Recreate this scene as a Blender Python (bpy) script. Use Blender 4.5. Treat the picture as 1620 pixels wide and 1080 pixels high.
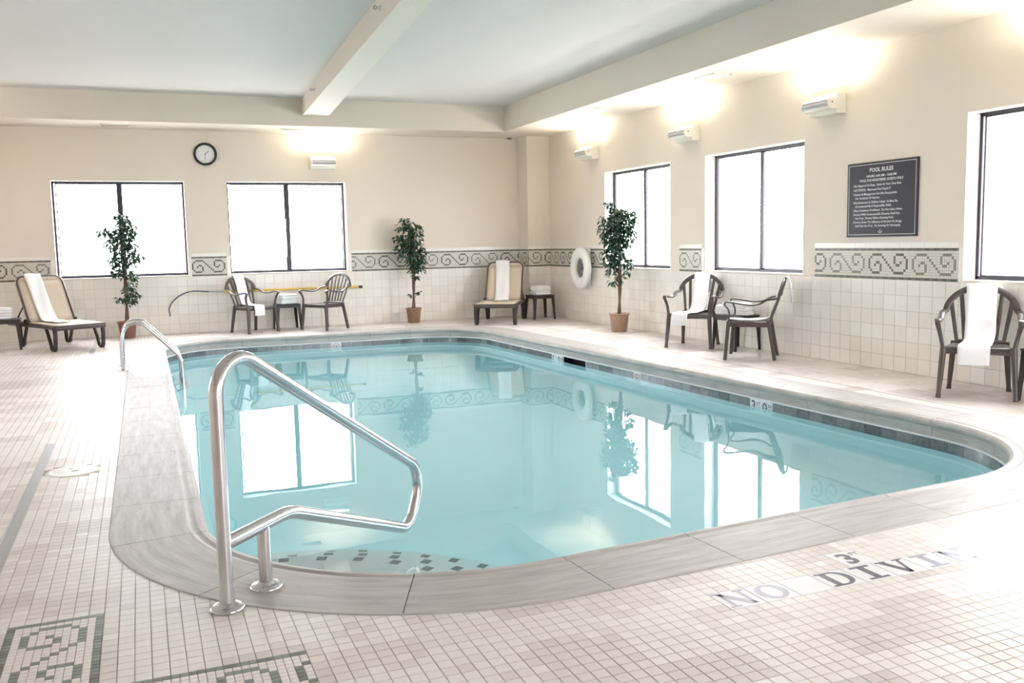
import bpy, bmesh, math, random
import numpy as np
from mathutils import Vector, Matrix

# ------------------------------------------------------------------ clearing
for o in list(bpy.data.objects): bpy.data.objects.remove(o, do_unlink=True)
SC = bpy.context.scene
COL = SC.collection
random.seed(7)
rng = np.random.default_rng(11)
PI = math.pi

# ------------------------------------------------------------------ camera
CAMPOS = Vector((-6.9181, -15.5585, 1.3566))
YAW, PITCH, ROLL, FPX = math.radians(-22.0972), math.radians(-6.2309), math.radians(-1.164), 1441.09
FWD = Vector((-math.sin(YAW)*math.cos(PITCH), math.cos(YAW)*math.cos(PITCH), math.sin(PITCH)))
_r = Vector((math.cos(YAW), math.sin(YAW), 0)); _u = _r.cross(FWD)
RGT = _r*math.cos(ROLL) + _u*math.sin(ROLL); UPV = -_r*math.sin(ROLL) + _u*math.cos(ROLL)
cam_d = bpy.data.cameras.new('camera'); cam = bpy.data.objects.new('camera', cam_d); COL.objects.link(cam)
m4 = Matrix((RGT, UPV, -FWD)).transposed().to_4x4(); m4.translation = CAMPOS; cam.matrix_world = m4
cam_d.sensor_width = 36.0; cam_d.lens = FPX*36.0/1620.0; cam_d.clip_start = 0.05; cam_d.clip_end = 300
SC.camera = cam

def proj(p):
    d = Vector(p)-CAMPOS; z = d.dot(FWD)
    if z < .1: return (-1e4, -1e4, z)
    return (810+FPX*d.dot(RGT)/z, 540-FPX*d.dot(UPV)/z, z)

# ------------------------------------------------------------------ view, world, lights
SC.view_settings.view_transform = 'Standard'; SC.view_settings.look = 'None'
SC.view_settings.gamma = 1.0; SC.view_settings.use_curve_mapping = False
SC.view_settings.exposure = 0.0
SKY = 24.3
LAMP = 18.0
w = bpy.data.worlds.new('overcast_sky'); SC.world = w; w.use_nodes = True
bg = w.node_tree.nodes['Background']; bg.inputs[0].default_value = (0.955, 0.958, 1.0, 1); bg.inputs[1].default_value = SKY
SC.cycles.max_bounces = 10; SC.cycles.diffuse_bounces = 6; SC.cycles.glossy_bounces = 4
SC.cycles.transparent_max_bounces = 12; SC.cycles.sample_clamp_indirect = 12.0
SC.cycles.use_denoising = True
SC.cycles.caustics_reflective = False; SC.cycles.caustics_refractive = True

def portal(cx, cy, cz, rx, rz, sx, sy):
    l = bpy.data.lights.new('window_portal', 'AREA'); l.shape = 'RECTANGLE'; l.size = sx; l.size_y = sy
    l.cycles.is_portal = True
    o = bpy.data.objects.new('window_portal', l); o.location = (cx, cy, cz); o.rotation_euler = (rx, 0, rz); COL.objects.link(o)

# ------------------------------------------------------------------ dimensions
XL, YF, ZC, ZS = -10.4, -18.6, 3.64, 3.217      # left wall, near wall, ceiling, bulkhead underside
ZW0, ZW1, REC = .939, 2.410, .15                # window frame bottom / top, recess
BW = [(-8.081, -6.193), (-5.521, -3.610)]       # back wall windows, x ranges
RW = [(-4.489, -2.582), (-7.261, -5.362), (-11.35, -9.442), (-15.1, -13.2)]   # right wall windows, y ranges; the last is unseen, added for light
MP = .31/12                                     # mosaic pitch
TW = .9101/6                                    # wall tile pitch
P = .0534; FX0 = -7.0628                        # deck tile pitch and phase
WZ = -.20                                       # water level

# ------------------------------------------------------------------ helpers
def link(o, parent=None):
    COL.objects.link(o)
    if parent is not None: o.parent = parent
    return o
def tag(o, label=None, cat=None, group=None, kind=None):
    if label: o['label'] = label
    if cat: o['category'] = cat
    if group: o['group'] = group
    if kind: o['kind'] = kind
    return o
def empty(name, loc, rz=0, label=None, cat=None, group=None):
    o = bpy.data.objects.new(name, None); o.location = loc; o.rotation_euler = (0, 0, rz); o.empty_display_size = .1
    link(o); return tag(o, label, cat, group)

class MB:
    def __init__(s): s.v = []; s.f = []; s.m = []; s.sm = []
    def add(s, vs, fs, mi=0, smooth=False, M=None):
        b = len(s.v)
        if M is not None: vs = [M @ Vector(v) for v in vs]
        s.v.extend([tuple(v) for v in vs])
        for f in fs: s.f.append(tuple(i+b for i in f)); s.m.append(mi); s.sm.append(smooth)
        return s
    def box(s, x0, x1, y0, y1, z0, z1, mi=0, M=None):
        vs = [(x0,y0,z0),(x1,y0,z0),(x1,y1,z0),(x0,y1,z0),(x0,y0,z1),(x1,y0,z1),(x1,y1,z1),(x0,y1,z1)]
        return s.add(vs, [(0,3,2,1),(4,5,6,7),(0,1,5,4),(1,2,6,5),(2,3,7,6),(3,0,4,7)], mi, False, M)
    def tube(s, pts, r, n=10, mi=0, M=None, caps=True, flat=1.0):
        pts = [Vector(p) for p in pts]; rs = r if isinstance(r, (list, tuple)) else [r]*len(pts)
        vs = []; T = []
        for i in range(len(pts)):
            a = pts[max(0, i-1)]; b = pts[min(len(pts)-1, i+1)]; T.append((b-a).normalized())
        up = Vector((0, 0, 1)) if abs(T[0].z) < .9 else Vector((0, 1, 0))
        nrm = (up - T[0]*up.dot(T[0])).normalized()
        for i, p in enumerate(pts):
            nrm = (nrm - T[i]*nrm.dot(T[i])).normalized(); bi = T[i].cross(nrm)
            for k in range(n):
                a = 2*PI*k/n; vs.append(p + nrm*math.cos(a)*rs[i]*flat + bi*math.sin(a)*rs[i])
        fs = []
        for i in range(len(pts)-1):
            for k in range(n):
                k2 = (k+1) % n; fs.append((i*n+k, i*n+k2, (i+1)*n+k2, (i+1)*n+k))
        s.add(vs, fs, mi, True, M)
        if caps:
            s.add(vs[:n], [tuple(range(n))[::-1]], mi, False, M); s.add(vs[-n:], [tuple(range(n))], mi, False, M)
        return s
    def lathe(s, prof, n=24, mi=0, M=None, smooth=True):
        vs = []; fs = []
        for r, z in prof:
            for k in range(n): a = 2*PI*k/n; vs.append((r*math.cos(a), r*math.sin(a), z))
        for i in range(len(prof)-1):
            for k in range(n):
                k2 = (k+1) % n; fs.append((i*n+k, i*n+k2, (i+1)*n+k2, (i+1)*n+k))
        return s.add(vs, fs, mi, smooth, M)
    def strip(s, pts, wv, wid, th, mi=0, M=None, smooth=True):
        """ribbon with thickness: pts centre line, wv width vectors, wid widths"""
        pts = [Vector(p) for p in pts]; n = len(pts); vs = []
        for i, p in enumerate(pts):
            t = (pts[min(n-1, i+1)]-pts[max(0, i-1)]).normalized()
            wd = wv[i] if isinstance(wv, list) else wv
            wd = Vector(wd); wd = (wd - t*wd.dot(t)).normalized(); nn = t.cross(wd).normalized()
            ww = (wid[i] if isinstance(wid, (list, tuple)) else wid)/2; h = th/2
            vs += [p-wd*ww-nn*h*.5, p-wd*ww*.86-nn*h, p+wd*ww*.86-nn*h, p+wd*ww-nn*h*.5, p+wd*ww+nn*h*.5, p+wd*ww*.86+nn*h, p-wd*ww*.86+nn*h, p-wd*ww+nn*h*.5]
        fs = []
        for i in range(n-1):
            for k in range(8): k2 = (k+1) % 8; fs.append((i*8+k, i*8+k2, (i+1)*8+k2, (i+1)*8+k))
        s.add(vs, fs, mi, smooth, M)
        s.add(vs[:8], [tuple(range(8))[::-1]], mi, False, M); s.add(vs[-8:], [tuple(range(8))], mi, False, M)
        return s
    def mesh(s, name, mats):
        me = bpy.data.meshes.new(name); me.from_pydata(s.v, [], s.f)
        for m in (mats if isinstance(mats, (list, tuple)) else [mats]): me.materials.append(m)
        me.polygons.foreach_set('material_index', s.m); me.polygons.foreach_set('use_smooth', s.sm); me.update()
        return me
    def build(s, name, mats, parent=None, bevel=0, segs=2, kind=None, weld=False):
        me = s.mesh(name, mats)
        if weld or bevel:
            bm = bmesh.new(); bm.from_mesh(me); bmesh.ops.remove_doubles(bm, verts=bm.verts, dist=1e-5)
            bmesh.ops.recalc_face_normals(bm, faces=bm.faces); bm.to_mesh(me); bm.free()
        o = bpy.data.objects.new(name, me); link(o, parent)
        if bevel:
            b = o.modifiers.new('b', 'BEVEL'); b.width = bevel; b.segments = segs; b.limit_method = 'ANGLE'; b.angle_limit = math.radians(35)
        if kind: o['kind'] = kind
        return o

def copy_tree(o, parent=None):
    c = o.copy(); link(c, None); c.parent = parent
    for ch in list(o.children): copy_tree(ch, c)
    return c
def T(x, y, z): return Matrix.Translation((x, y, z))
def RZ(a): return Matrix.Rotation(a, 4, 'Z')
def RX(a): return Matrix.Rotation(a, 4, 'X')
def RY(a): return Matrix.Rotation(a, 4, 'Y')

# ------------------------------------------------------------------ materials
def srgb(r, g, b):
    f = lambda c: (c/255/12.92) if c/255 <= .04045 else ((c/255+.055)/1.055)**2.4
    return (f(r), f(g), f(b), 1)
MATS = {}
def mat(name, col, rough=.5, metal=0, spec=.5, bump=None, var=None, coat=0):
    m = bpy.data.materials.new(name); m.use_nodes = True; nt = m.node_tree; b = nt.nodes['Principled BSDF']
    b.inputs['Base Color'].default_value = col; b.inputs['Roughness'].default_value = rough; b.inputs['Metallic'].default_value = metal
    b.inputs['Specular IOR Level'].default_value = spec; b.inputs['Coat Weight'].default_value = coat
    tc = nt.nodes.new('ShaderNodeTexCoord')
    if bump:
        scale, strength, dist = bump
        n = nt.nodes.new('ShaderNodeTexNoise'); n.inputs['Scale'].default_value = scale; n.inputs['Detail'].default_value = 4
        bp = nt.nodes.new('ShaderNodeBump'); bp.inputs['Strength'].default_value = strength; bp.inputs['Distance'].default_value = dist
        nt.links.new(tc.outputs['Object'], n.inputs['Vector']); nt.links.new(n.outputs['Fac'], bp.inputs['Height']); nt.links.new(bp.outputs['Normal'], b.inputs['Normal'])
    if var:
        scale, col2, lo, hi = var
        n = nt.nodes.new('ShaderNodeTexNoise'); n.inputs['Scale'].default_value = scale; n.inputs['Detail'].default_value = 5
        r = nt.nodes.new('ShaderNodeMapRange'); r.inputs[1].default_value = lo; r.inputs[2].default_value = hi
        mx = nt.nodes.new('ShaderNodeMix'); mx.data_type = 'RGBA'; mx.inputs[6].default_value = col; mx.inputs[7].default_value = col2
        g = nt.nodes.new('ShaderNodeNewGeometry')
        nt.links.new(g.outputs['Position'], n.inputs['Vector']); nt.links.new(n.outputs['Fac'], r.inputs[0]); nt.links.new(r.outputs[0], mx.inputs[0]); nt.links.new(mx.outputs[2], b.inputs['Base Color'])
    MATS[name] = m
    return m
M_wall = mat('painted_wall', (.745, .665, .575, 1), .6, bump=(90, .12, .004))
M_ceil = mat('ceiling_texture', (.60, .58, .555, 1), .8, bump=(160, .6, .008))
M_bulk = mat('bulkhead_paint', (.67, .61, .53, 1), .65, bump=(120, .2, .004))
M_reveal = mat('window_reveal', (.86, .85, .82, 1), .35)
M_wtile = [mat('wall_tile_%s' % n, c, .22, spec=.5) for n, c in (('ivory', (.82, .78, .72, 1)), ('cream', (.80, .755, .69, 1)), ('pale', (.84, .805, .75, 1)))]
M_grout = mat('wall_grout', (.52, .49, .44, 1), .8)
M_mos = [mat('mosaic_light', (.66, .63, .56, 1), .3), mat('mosaic_dark', (.105, .10, .075, 1), .3), mat('mosaic_grey', (.23, .225, .18, 1), .3), mat('mosaic_edge', (.16, .155, .12, 1), .3)]
M_mgrout = mat('mosaic_grout', (.34, .325, .28, 1), .8)
M_deck = [mat('deck_tile_%s' % n, c, .42, spec=.30) for n, c in
          (('cream', (.75, .70, .665, 1)), ('ivory', (.78, .735, .705, 1)), ('pink', (.695, .635, .61, 1)), ('taupe', (.63, .575, .54, 1)), ('tan', (.60, .54, .49, 1)))]
M_dgrout = mat('deck_grout', (.40, .355, .33, 1), .7)
M_green = [mat('floor_mosaic_green', (.17, .205, .165, 1), .3), mat('floor_mosaic_dark', (.115, .125, .10, 1), .3)]
M_mark = mat('marker_tile_white', (.78, .78, .79, 1), .42, spec=.3)
M_ink = mat('marker_ink', (.075, .075, .11, 1), .35)
M_inkf = mat('marker_ink_pale', (.30, .30, .38, 1), .35)
M_inkff = mat('marker_ink_very_pale', (.48, .49, .57, 1), .35)
M_red = mat('marker_red', (.42, .05, .08, 1), .4)
M_frame = mat('bronze_frame', (.022, .019, .028, 1), .35, spec=.5)
M_steel = mat('stainless_steel', (.68, .67, .69, 1), .20, metal=1)
M_resin = mat('brown_resin', (.066, .049, .047, 1), .36, spec=.6, bump=(300, .08, .0006))
M_resind = mat('dark_resin', (.030, .022, .024, 1), .4, spec=.5)
M_sling = mat('beige_sling', (.60, .505, .40, 1), .7, bump=(700, .3, .0008))
M_towel = mat('white_terry', (.86, .86, .88, 1), .95, spec=.1, bump=(420, .5, .0015))
M_wick = mat('wicker', (.36, .21, .125, 1), .6, var=(60, (.20, .105, .06, 1), .35, .7))
M_wick2 = mat('pale_wicker', (.50, .34, .25, 1), .6, var=(60, (.30, .19, .13, 1), .35, .7))
M_soil = mat('moss', (.10, .07, .04, 1), .9)
M_bark = mat('bark', (.20, .13, .09, 1), .8, var=(40, (.10, .06, .045, 1), .35, .65))
M_leaf = [mat('leaf_green', (.030, .075, .040, 1), .32, spec=.6), mat('leaf_dark', (.016, .045, .030, 1), .32, spec=.6), mat('leaf_light', (.07, .13, .085, 1), .35, spec=.6)]
M_white = mat('white_enamel', (.80, .78, .70, 1), .35)
M_alu = mat('aluminium_louvre', (.50, .51, .56, 1), .42, metal=.7)
M_black = mat('black_plastic', (.012, .012, .014, 1), .3)
M_dial = mat('clock_dial', (.80, .79, .80, 1), .3)
M_sign = mat('sign_board', (.028, .027, .038, 1), .35, spec=.25)
M_signt = mat('sign_lettering', (.72, .72, .74, 1), .5)
M_yellow = mat('yellow_pole', (.72, .50, .12, 1), .4)
M_blue = mat('blue_grey_hook', (.12, .13, .17, 1), .35)
M_foam = mat('ring_foam', (.80, .79, .75, 1), .5)
M_grey = mat('rope_grey', (.22, .22, .23, 1), .8, bump=(60, .6, .006))
M_drain = mat('drain_steel', (.42, .43, .46, 1), .35, metal=.5)
M_lid = mat('skimmer_lid', (.70, .66, .58, 1), .35)
M_ground = mat('concrete_ground', (.55, .55, .53, 1), .8)
M_band = [mat('band_tile_%s' % n, c, .2, spec=.5, var=(25, c2, .3, .7)) for n, c, c2 in
          (('slate', (.11, .115, .125, 1), (.19, .195, .205, 1)), ('grey', (.17, .175, .18, 1), (.25, .25, .255, 1)), ('dark', (.08, .088, .10, 1), (.13, .14, .15, 1)))]
M_bgrout = mat('band_grout', (.80, .81, .82, 1), .6)
M_plaster = mat('pool_plaster', (.80, .985, 1.0, 1), .7)
M_step = mat('pool_step_plaster', (.80, .87, .86, 1), .7)
M_stepm = mat('step_marker_tile', (.19, .215, .215, 1), .3)

# coping: hand-trowelled cast stone
m = mat('cast_coping', (.40, .375, .35, 1), .5, spec=.4); M_cope = m
nt = m.node_tree; b = nt.nodes['Principled BSDF']; g = nt.nodes.new('ShaderNodeNewGeometry')
mp = nt.nodes.new('ShaderNodeMapping'); mp.inputs['Scale'].default_value = (1.3, 11, 6); tcu = nt.nodes.new('ShaderNodeTexCoord')
n1 = nt.nodes.new('ShaderNodeTexNoise'); n1.inputs['Scale'].default_value = 2.2; n1.inputs['Detail'].default_value = 10; n1.inputs['Roughness'].default_value = .72
cr = nt.nodes.new('ShaderNodeValToRGB'); cr.color_ramp.elements[0].position = .30; cr.color_ramp.elements[0].color = (.31, .288, .275, 1)
cr.color_ramp.elements[1].position = .72; cr.color_ramp.elements[1].color = (.57, .545, .525, 1)
nt.links.new(tcu.outputs['UV'], mp.inputs[0]); nt.links.new(mp.outputs[0], n1.inputs['Vector']); nt.links.new(n1.outputs['Fac'], cr.inputs[0]); nt.links.new(cr.outputs[0], b.inputs['Base Color'])
bp = nt.nodes.new('ShaderNodeBump'); bp.inputs['Strength'].default_value = .35; bp.inputs['Distance'].default_value = .004
nt.links.new(n1.outputs['Fac'], bp.inputs['Height']); nt.links.new(bp.outputs['Normal'], b.inputs['Normal'])

# glass pane: clear with fresnel reflection
def clear_mat(name, tint, ior, rough=0.0, bump=None, absorb=None):
    m = bpy.data.materials.new(name); m.use_nodes = True; nt = m.node_tree; nt.nodes.remove(nt.nodes['Principled BSDF'])
    out = nt.nodes['Material Output']; tr = nt.nodes.new('ShaderNodeBsdfTransparent'); tr.inputs[0].default_value = tint
    gl = nt.nodes.new('ShaderNodeBsdfGlossy'); gl.inputs['Roughness'].default_value = rough
    mx = nt.nodes.new('ShaderNodeMixShader'); ge = nt.nodes.new('ShaderNodeNewGeometry'); dt = nt.nodes.new('ShaderNodeVectorMath'); dt.operation = 'DOT_PRODUCT'
    nt.links.new(ge.outputs['Incoming'], dt.inputs[0]); nt.links.new(ge.outputs['Normal'], dt.inputs[1])
    def mth(op, a, b=None):
        n = nt.nodes.new('ShaderNodeMath'); n.operation = op
        for i, v in enumerate((a, b)):
            if v is None: continue
            if isinstance(v, (int, float)): n.inputs[i].default_value = v
            else: nt.links.new(v, n.inputs[i])
        return n.outputs[0]
    f0 = ((ior-1)/(ior+1))**2                                   # Schlick reflectance, the same from both sides
    fr = mth('MULTIPLY_ADD', mth('POWER', mth('SUBTRACT', 1.0, mth('ABSOLUTE', dt.outputs['Value'])), 5.0), 1-f0); fr.node.inputs[2].default_value = f0
    nt.links.new(fr, mx.inputs[0]); nt.links.new(tr.outputs[0], mx.inputs[1]); nt.links.new(gl.outputs[0], mx.inputs[2]); nt.links.new(mx.outputs[0], out.inputs['Surface'])
    if bump:
        g = nt.nodes.new('ShaderNodeNewGeometry'); n = nt.nodes.new('ShaderNodeTexNoise'); n.inputs['Scale'].default_value = bump[0]; n.inputs['Detail'].default_value = 2
        bp = nt.nodes.new('ShaderNodeBump'); bp.inputs['Strength'].default_value = bump[1]; bp.inputs['Distance'].default_value = bump[2]
        nt.links.new(g.outputs['Position'], n.inputs['Vector']); nt.links.new(n.outputs['Fac'], bp.inputs['Height'])
        nt.links.new(bp.outputs['Normal'], gl.inputs['Normal'])
    if absorb:
        va = nt.nodes.new('ShaderNodeVolumeAbsorption'); va.inputs['Color'].default_value = absorb[0]; va.inputs['Density'].default_value = absorb[1]
        nt.links.new(va.outputs[0], out.inputs['Volume'])
    return m
M_glass = clear_mat('window_glass', (.97, .98, .98, 1), 1.45)
M_water = bpy.data.materials.new('pool_water'); M_water.use_nodes = True; nt = M_water.node_tree; nt.nodes.remove(nt.nodes['Principled BSDF'])
gb = nt.nodes.new('ShaderNodeBsdfGlass'); gb.inputs['IOR'].default_value = 1.33; gb.inputs['Roughness'].default_value = 0.0; gb.inputs['Color'].default_value = (.97, .995, 1, 1)
g = nt.nodes.new('ShaderNodeNewGeometry'); n = nt.nodes.new('ShaderNodeTexNoise'); n.inputs['Scale'].default_value = 1.6; n.inputs['Detail'].default_value = 2
bp = nt.nodes.new('ShaderNodeBump'); bp.inputs['Strength'].default_value = .05; bp.inputs['Distance'].default_value = .02
nt.links.new(g.outputs['Position'], n.inputs['Vector']); nt.links.new(n.outputs['Fac'], bp.inputs['Height']); nt.links.new(bp.outputs['Normal'], gb.inputs['Normal'])
va = nt.nodes.new('ShaderNodeVolumeAbsorption'); va.inputs['Color'].default_value = (.16, .88, .98, 1); va.inputs['Density'].default_value = .18
nt.links.new(gb.outputs[0], nt.nodes['Material Output'].inputs['Surface']); nt.links.new(va.outputs[0], nt.nodes['Material Output'].inputs['Volume'])
m = bpy.data.materials.new('lamp_tube'); m.use_nodes = True; b = m.node_tree.nodes['Principled BSDF']
b.inputs['Emission Color'].default_value = (1, .94, .83, 1); b.inputs['Emission Strength'].default_value = 14; M_tube = m

# ------------------------------------------------------------------ pool outline
QC = [Vector((-6.70, -12.19)), Vector((-1.55, -11.83)), Vector((-2.03, -1.62)), Vector((-6.66, -1.45))]
QR = [1.22, 1.2, 1.0, .95]
def rounded(corners, radii, seg=.05):
    pts = []
    n = len(corners)
    for i in range(n):
        p0, p, p1 = corners[i-1], corners[i], corners[(i+1) % n]
        a = (p0-p).normalized(); c = (p1-p).normalized(); ang = a.angle(c); r = radii[i]; t = r/math.tan(ang/2)
        s, e = p+a*t, p+c*t; ctr = p+(a+c).normalized()*(r/math.sin(ang/2))
        a0 = math.atan2(s.y-ctr.y, s.x-ctr.x); a1 = math.atan2(e.y-ctr.y, e.x-ctr.x)
        while a1 < a0: a1 += 2*PI
        k = max(4, int((a1-a0)*r/seg))
        for j in range(k+1): q = a0+(a1-a0)*j/k; pts.append(Vector((ctr.x+r*math.cos(q), ctr.y+r*math.sin(q))))
    return pts
def resample(pts, step):
    n = len(pts); L = [0]
    for i in range(n): L.append(L[-1]+(pts[(i+1) % n]-pts[i]).length)
    tot = L[-1]; k = int(round(tot/step)); out = []
    j = 0
    for q in range(k):
        s = tot*q/k
        while L[j+1] < s: j += 1
        f = (s-L[j])/max(1e-9, L[j+1]-L[j]); out.append(pts[j].lerp(pts[(j+1) % n], f))
    return out, tot
BASE, LTOT = resample(rounded(QC, QR), .05)      # counter-clockwise, starts at the near left corner
NB = len(BASE)
NRM = []
for i in range(NB):
    t = (BASE[(i+1) % NB]-BASE[i-1]).normalized(); NRM.append(Vector((t.y, -t.x)))   # outward
def at(s, d=0.0):
    q = (s % LTOT)/LTOT*NB; i = int(q) % NB; f = q-int(q); j = (i+1) % NB
    return BASE[i].lerp(BASE[j], f)+NRM[i].lerp(NRM[j], f).normalized()*d
def s_near(x, y):
    v = Vector((x, y)); k = min(range(NB), key=lambda i: (BASE[i]-v).length); return k*LTOT/NB
def inside(x, y, d=0.0):
    v = Vector((x, y)); k = min(range(0, NB, 4), key=lambda i: (BASE[i]-v).length_squared)
    k = min(range(k-5, k+6), key=lambda i: (BASE[i % NB]-v).length_squared) % NB
    return (v-BASE[k]).dot(NRM[k]) < d
CW = .435                                         # coping width

# ------------------------------------------------------------------ room shell
def wall_box_with_holes(mb, axis, a0, a1, z0, z1, holes, t0, t1):
    """axis 'x': wall along x, thickness in y; axis 'y': wall along y, thickness in x"""
    def bx(u0, u1, w0, w1):
        if u1-u0 < 1e-4: return
        if axis == 'x': mb.box(u0, u1, t0, t1, w0, w1)
        else: mb.box(t0, t1, u0, u1, w0, w1)
    hs = sorted(holes); cur = a0
    for h0, h1, hz0, hz1 in hs:
        bx(cur, h0, z0, z1); bx(h0, h1, z0, hz0); bx(h0, h1, hz1, z1); cur = h1
    bx(cur, a1, z0, z1)
E_ = .012
hb = [(a-E_, b+E_, ZW0-E_, ZW1+E_) for a, b in BW]
hr = [(a-E_, b+E_, ZW0-E_, ZW1+E_) for a, b in RW]
mb = MB(); wall_box_with_holes(mb, 'x', XL, .3, -.3, ZC+.2, hb, 0, .3); wall_back = mb.build('wall_back', M_wall, kind='structure'); tag(wall_back, 'cream painted back wall with tiled wainscot and scroll mosaic band')
mb = MB(); wall_box_with_holes(mb, 'y', YF, 0, -.3, ZC+.2, hr, 0, .3); wall_right = mb.build('wall_right', M_wall, kind='structure'); tag(wall_right, 'cream painted right wall with tiled wainscot and scroll mosaic band')
LW = [(-8.4, -6.9)]      # left wall window, y range: unseen, added to brighten the right wall
FW = [(-4.3, -1.2)]                        # near wall window, x range; invented out of view to light the near deck
mb = MB(); wall_box_with_holes(mb, 'y', YF, .3, -.3, ZC+.2, [(a-E_, b+E_, ZW0-E_, ZW1+E_) for a, b in LW], XL-.3, XL)
wall_left = mb.build('wall_left', M_wall, kind='structure')
mb = MB(); wall_box_with_holes(mb, 'x', XL-.3, .3, -.3, ZC+.2, [(a-E_, b+E_, ZW0-E_, ZW1+E_) for a, b in FW], YF-.3, YF)
wall_front = mb.build('wall_front', M_wall, kind='structure')
ceiling = MB().box(XL-.3, .3, YF-.3, .3, ZC, ZC+.2).build('ceiling', M_ceil, kind='structure')
t1 = MB().box(XL, -1.043, -.93, .0, ZS, ZC).build('trim_1', M_bulk, kind='structure'); tag(t1, 'cream dropped bulkhead along the back wall')
t2 = MB().box(-1.043, 0, YF, 0, ZS, ZC).build('trim_2', M_bulk, kind='structure'); tag(t2, 'cream dropped bulkhead along the right wall')
mb = MB()
yb0, yb1 = -.93, YF
def beamx(y): k = (y+.93)/-7.03; return -4.43-.335*k, -4.025-.49*k
a, b_ = beamx(-.93); mb.add([(a, -.93, 3.376), (b_, -.93, 3.376), (b_, -.93, ZC), (a, -.93, ZC)] + [(beamx(-8)[0], -8, 3.376), (beamx(-8)[1], -8, 3.376), (beamx(-8)[1], -8, ZC), (beamx(-8)[0], -8, ZC)],
       [(0, 1, 2, 3), (0, 4, 5, 1), (1, 5, 6, 2), (3, 7, 4, 0), (4, 7, 6, 5)])
x0, x1 = beamx(-8); mb.box(x0, x1, YF, -8, 3.376, ZC)
t3 = mb.build('trim_3', M_bulk, kind='structure', weld=True); tag(t3, 'cream ceiling beam running from the back bulkhead')
PX, PY = -.428, -.45
pil = MB().box(PX, 0, PY, 0, -.1, ZS).build('trim_4', M_wall, kind='structure'); tag(pil, 'square corner pilaster between back and right walls')
# outside ground ring
mb = MB()
for a in ((-60, -11, -60, 60), (.4, 60, -60, 60), (-11, .4, .4, 60), (-11, .4, -60, YF-.4)): mb.box(*a, -.3, -.16)
tag(mb.build('outside_ground', M_ground, kind='structure'), 'pale concrete outside the windows')

# floor: grout bed with the pool opening
bm = bmesh.new()
ov = [bm.verts.new(v) for v in ((XL, YF, -.003), (0, YF, -.003), (0, 0, -.003), (XL, 0, -.003))]
oe = [bm.edges.new((ov[i], ov[(i+1) % 4])) for i in range(4)]
iv = [bm.verts.new((*(BASE[i]+NRM[i]*.2), -.003)) for i in range(0, NB, 2)]
oe += [bm.edges.new((iv[i], iv[(i+1) % len(iv)])) for i in range(len(iv))]
bmesh.ops.triangle_fill(bm, edges=oe, use_beauty=True)
for f in list(bm.faces):
    c = f.calc_center_median()
    if inside(c.x, c.y, .15): bm.faces.remove(f)
bmesh.ops.recalc_face_normals(bm, faces=bm.faces)
if sum(f.normal.z for f in bm.faces) < 0: bmesh.ops.reverse_faces(bm, faces=bm.faces)
me = bpy.data.meshes.new('floor'); bm.to_mesh(me); bm.free(); me.materials.append(M_dgrout)
floor = bpy.data.objects.new('floor', me); link(floor); tag(floor, 'beige ceramic tiled pool deck', kind='structure')

# ------------------------------------------------------------------ tiles
def tile_mesh(name, sx, sy, th, m, chamfer=.0012):
    """tile lying in xy, centred, top at z=0, going down th; slim chamfer"""
    c = chamfer; hx, hy = sx/2, sy/2
    vs = [(-hx, -hy, -th), (hx, -hy, -th), (hx, hy, -th), (-hx, hy, -th), (-hx, -hy, -c), (hx, -hy, -c), (hx, hy, -c), (-hx, hy, -c), (-hx+c, -hy+c, 0), (hx-c, -hy+c, 0), (hx-c, hy-c, 0), (-hx+c, hy-c, 0)]
    fs = [(8, 9, 10, 11)]
    for i in range(4):
        j = (i+1) % 4; fs += [(i, j, j+4, i+4), (i+4, j+4, j+8, i+8)]
    me = bpy.data.meshes.new(name); me.from_pydata(vs, [], fs); me.materials.append(m); return me
def lay(name, items, sx, sy, th, mats, M, parent, parts_max, stuff_name, dz=0):
    """items: (u, v, shade, size) in the local plane; M maps local plane to world; the largest in view become parts"""
    items = sorted(items, key=lambda t: -t[3]); parts = [t for t in items[:parts_max] if t[3] > 0]; rest = items[len(parts):]
    meshes = {}
    for u, v, sh, _ in parts:
        if sh not in meshes: meshes[sh] = tile_mesh(name, sx, sy, th, mats[sh])
        o = bpy.data.objects.new(name, meshes[sh]); o.matrix_world = M @ T(u, v, dz); COL.objects.link(o)
        o.parent = parent
    if rest:
        n = len(rest); uv = np.array([(t[0], t[1]) for t in rest]); sh = np.array([t[2] for t in rest])
        hx, hy = sx/2, sy/2
        base = np.array([(-hx, -hy, -th), (hx, -hy, -th), (hx, hy, -th), (-hx, hy, -th), (-hx, -hy, 0), (hx, -hy, 0), (hx, hy, 0), (-hx, hy, 0)])
        V = base[None, :, :]+np.concatenate([uv, np.full((n, 1), dz)], 1)[:, None, :]
        V = V.reshape(-1, 3); R = np.array([list(r[:3]) for r in M][:3]); V = V @ R.T + np.array(M.translation)
        F0 = np.array([(4, 5, 6, 7), (0, 1, 5, 4), (1, 2, 6, 5), (2, 3, 7, 6), (3, 0, 4, 7)])
        F = (F0[None]+(np.arange(n)*8)[:, None, None]).reshape(-1, 4)
        me = bpy.data.meshes.new(stuff_name); me.vertices.add(len(V)); me.vertices.foreach_set('co', V.ravel())
        me.loops.add(F.size); me.loops.foreach_set('vertex_index', F.ravel().astype(np.int32)); me.polygons.add(len(F))
        me.polygons.foreach_set('loop_start', (np.arange(len(F))*4).astype(np.int32))
        for mm in mats: me.materials.append(mm)
        me.polygons.foreach_set('material_index', np.repeat(sh, 5).astype(np.int32)); me.update(calc_edges=True); me.validate(); me.polygons.foreach_set('use_smooth', [False]*len(me.polygons)); me.update()
        o = bpy.data.objects.new(stuff_name, me); link(o, parent); o['kind'] = 'stuff'
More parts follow.
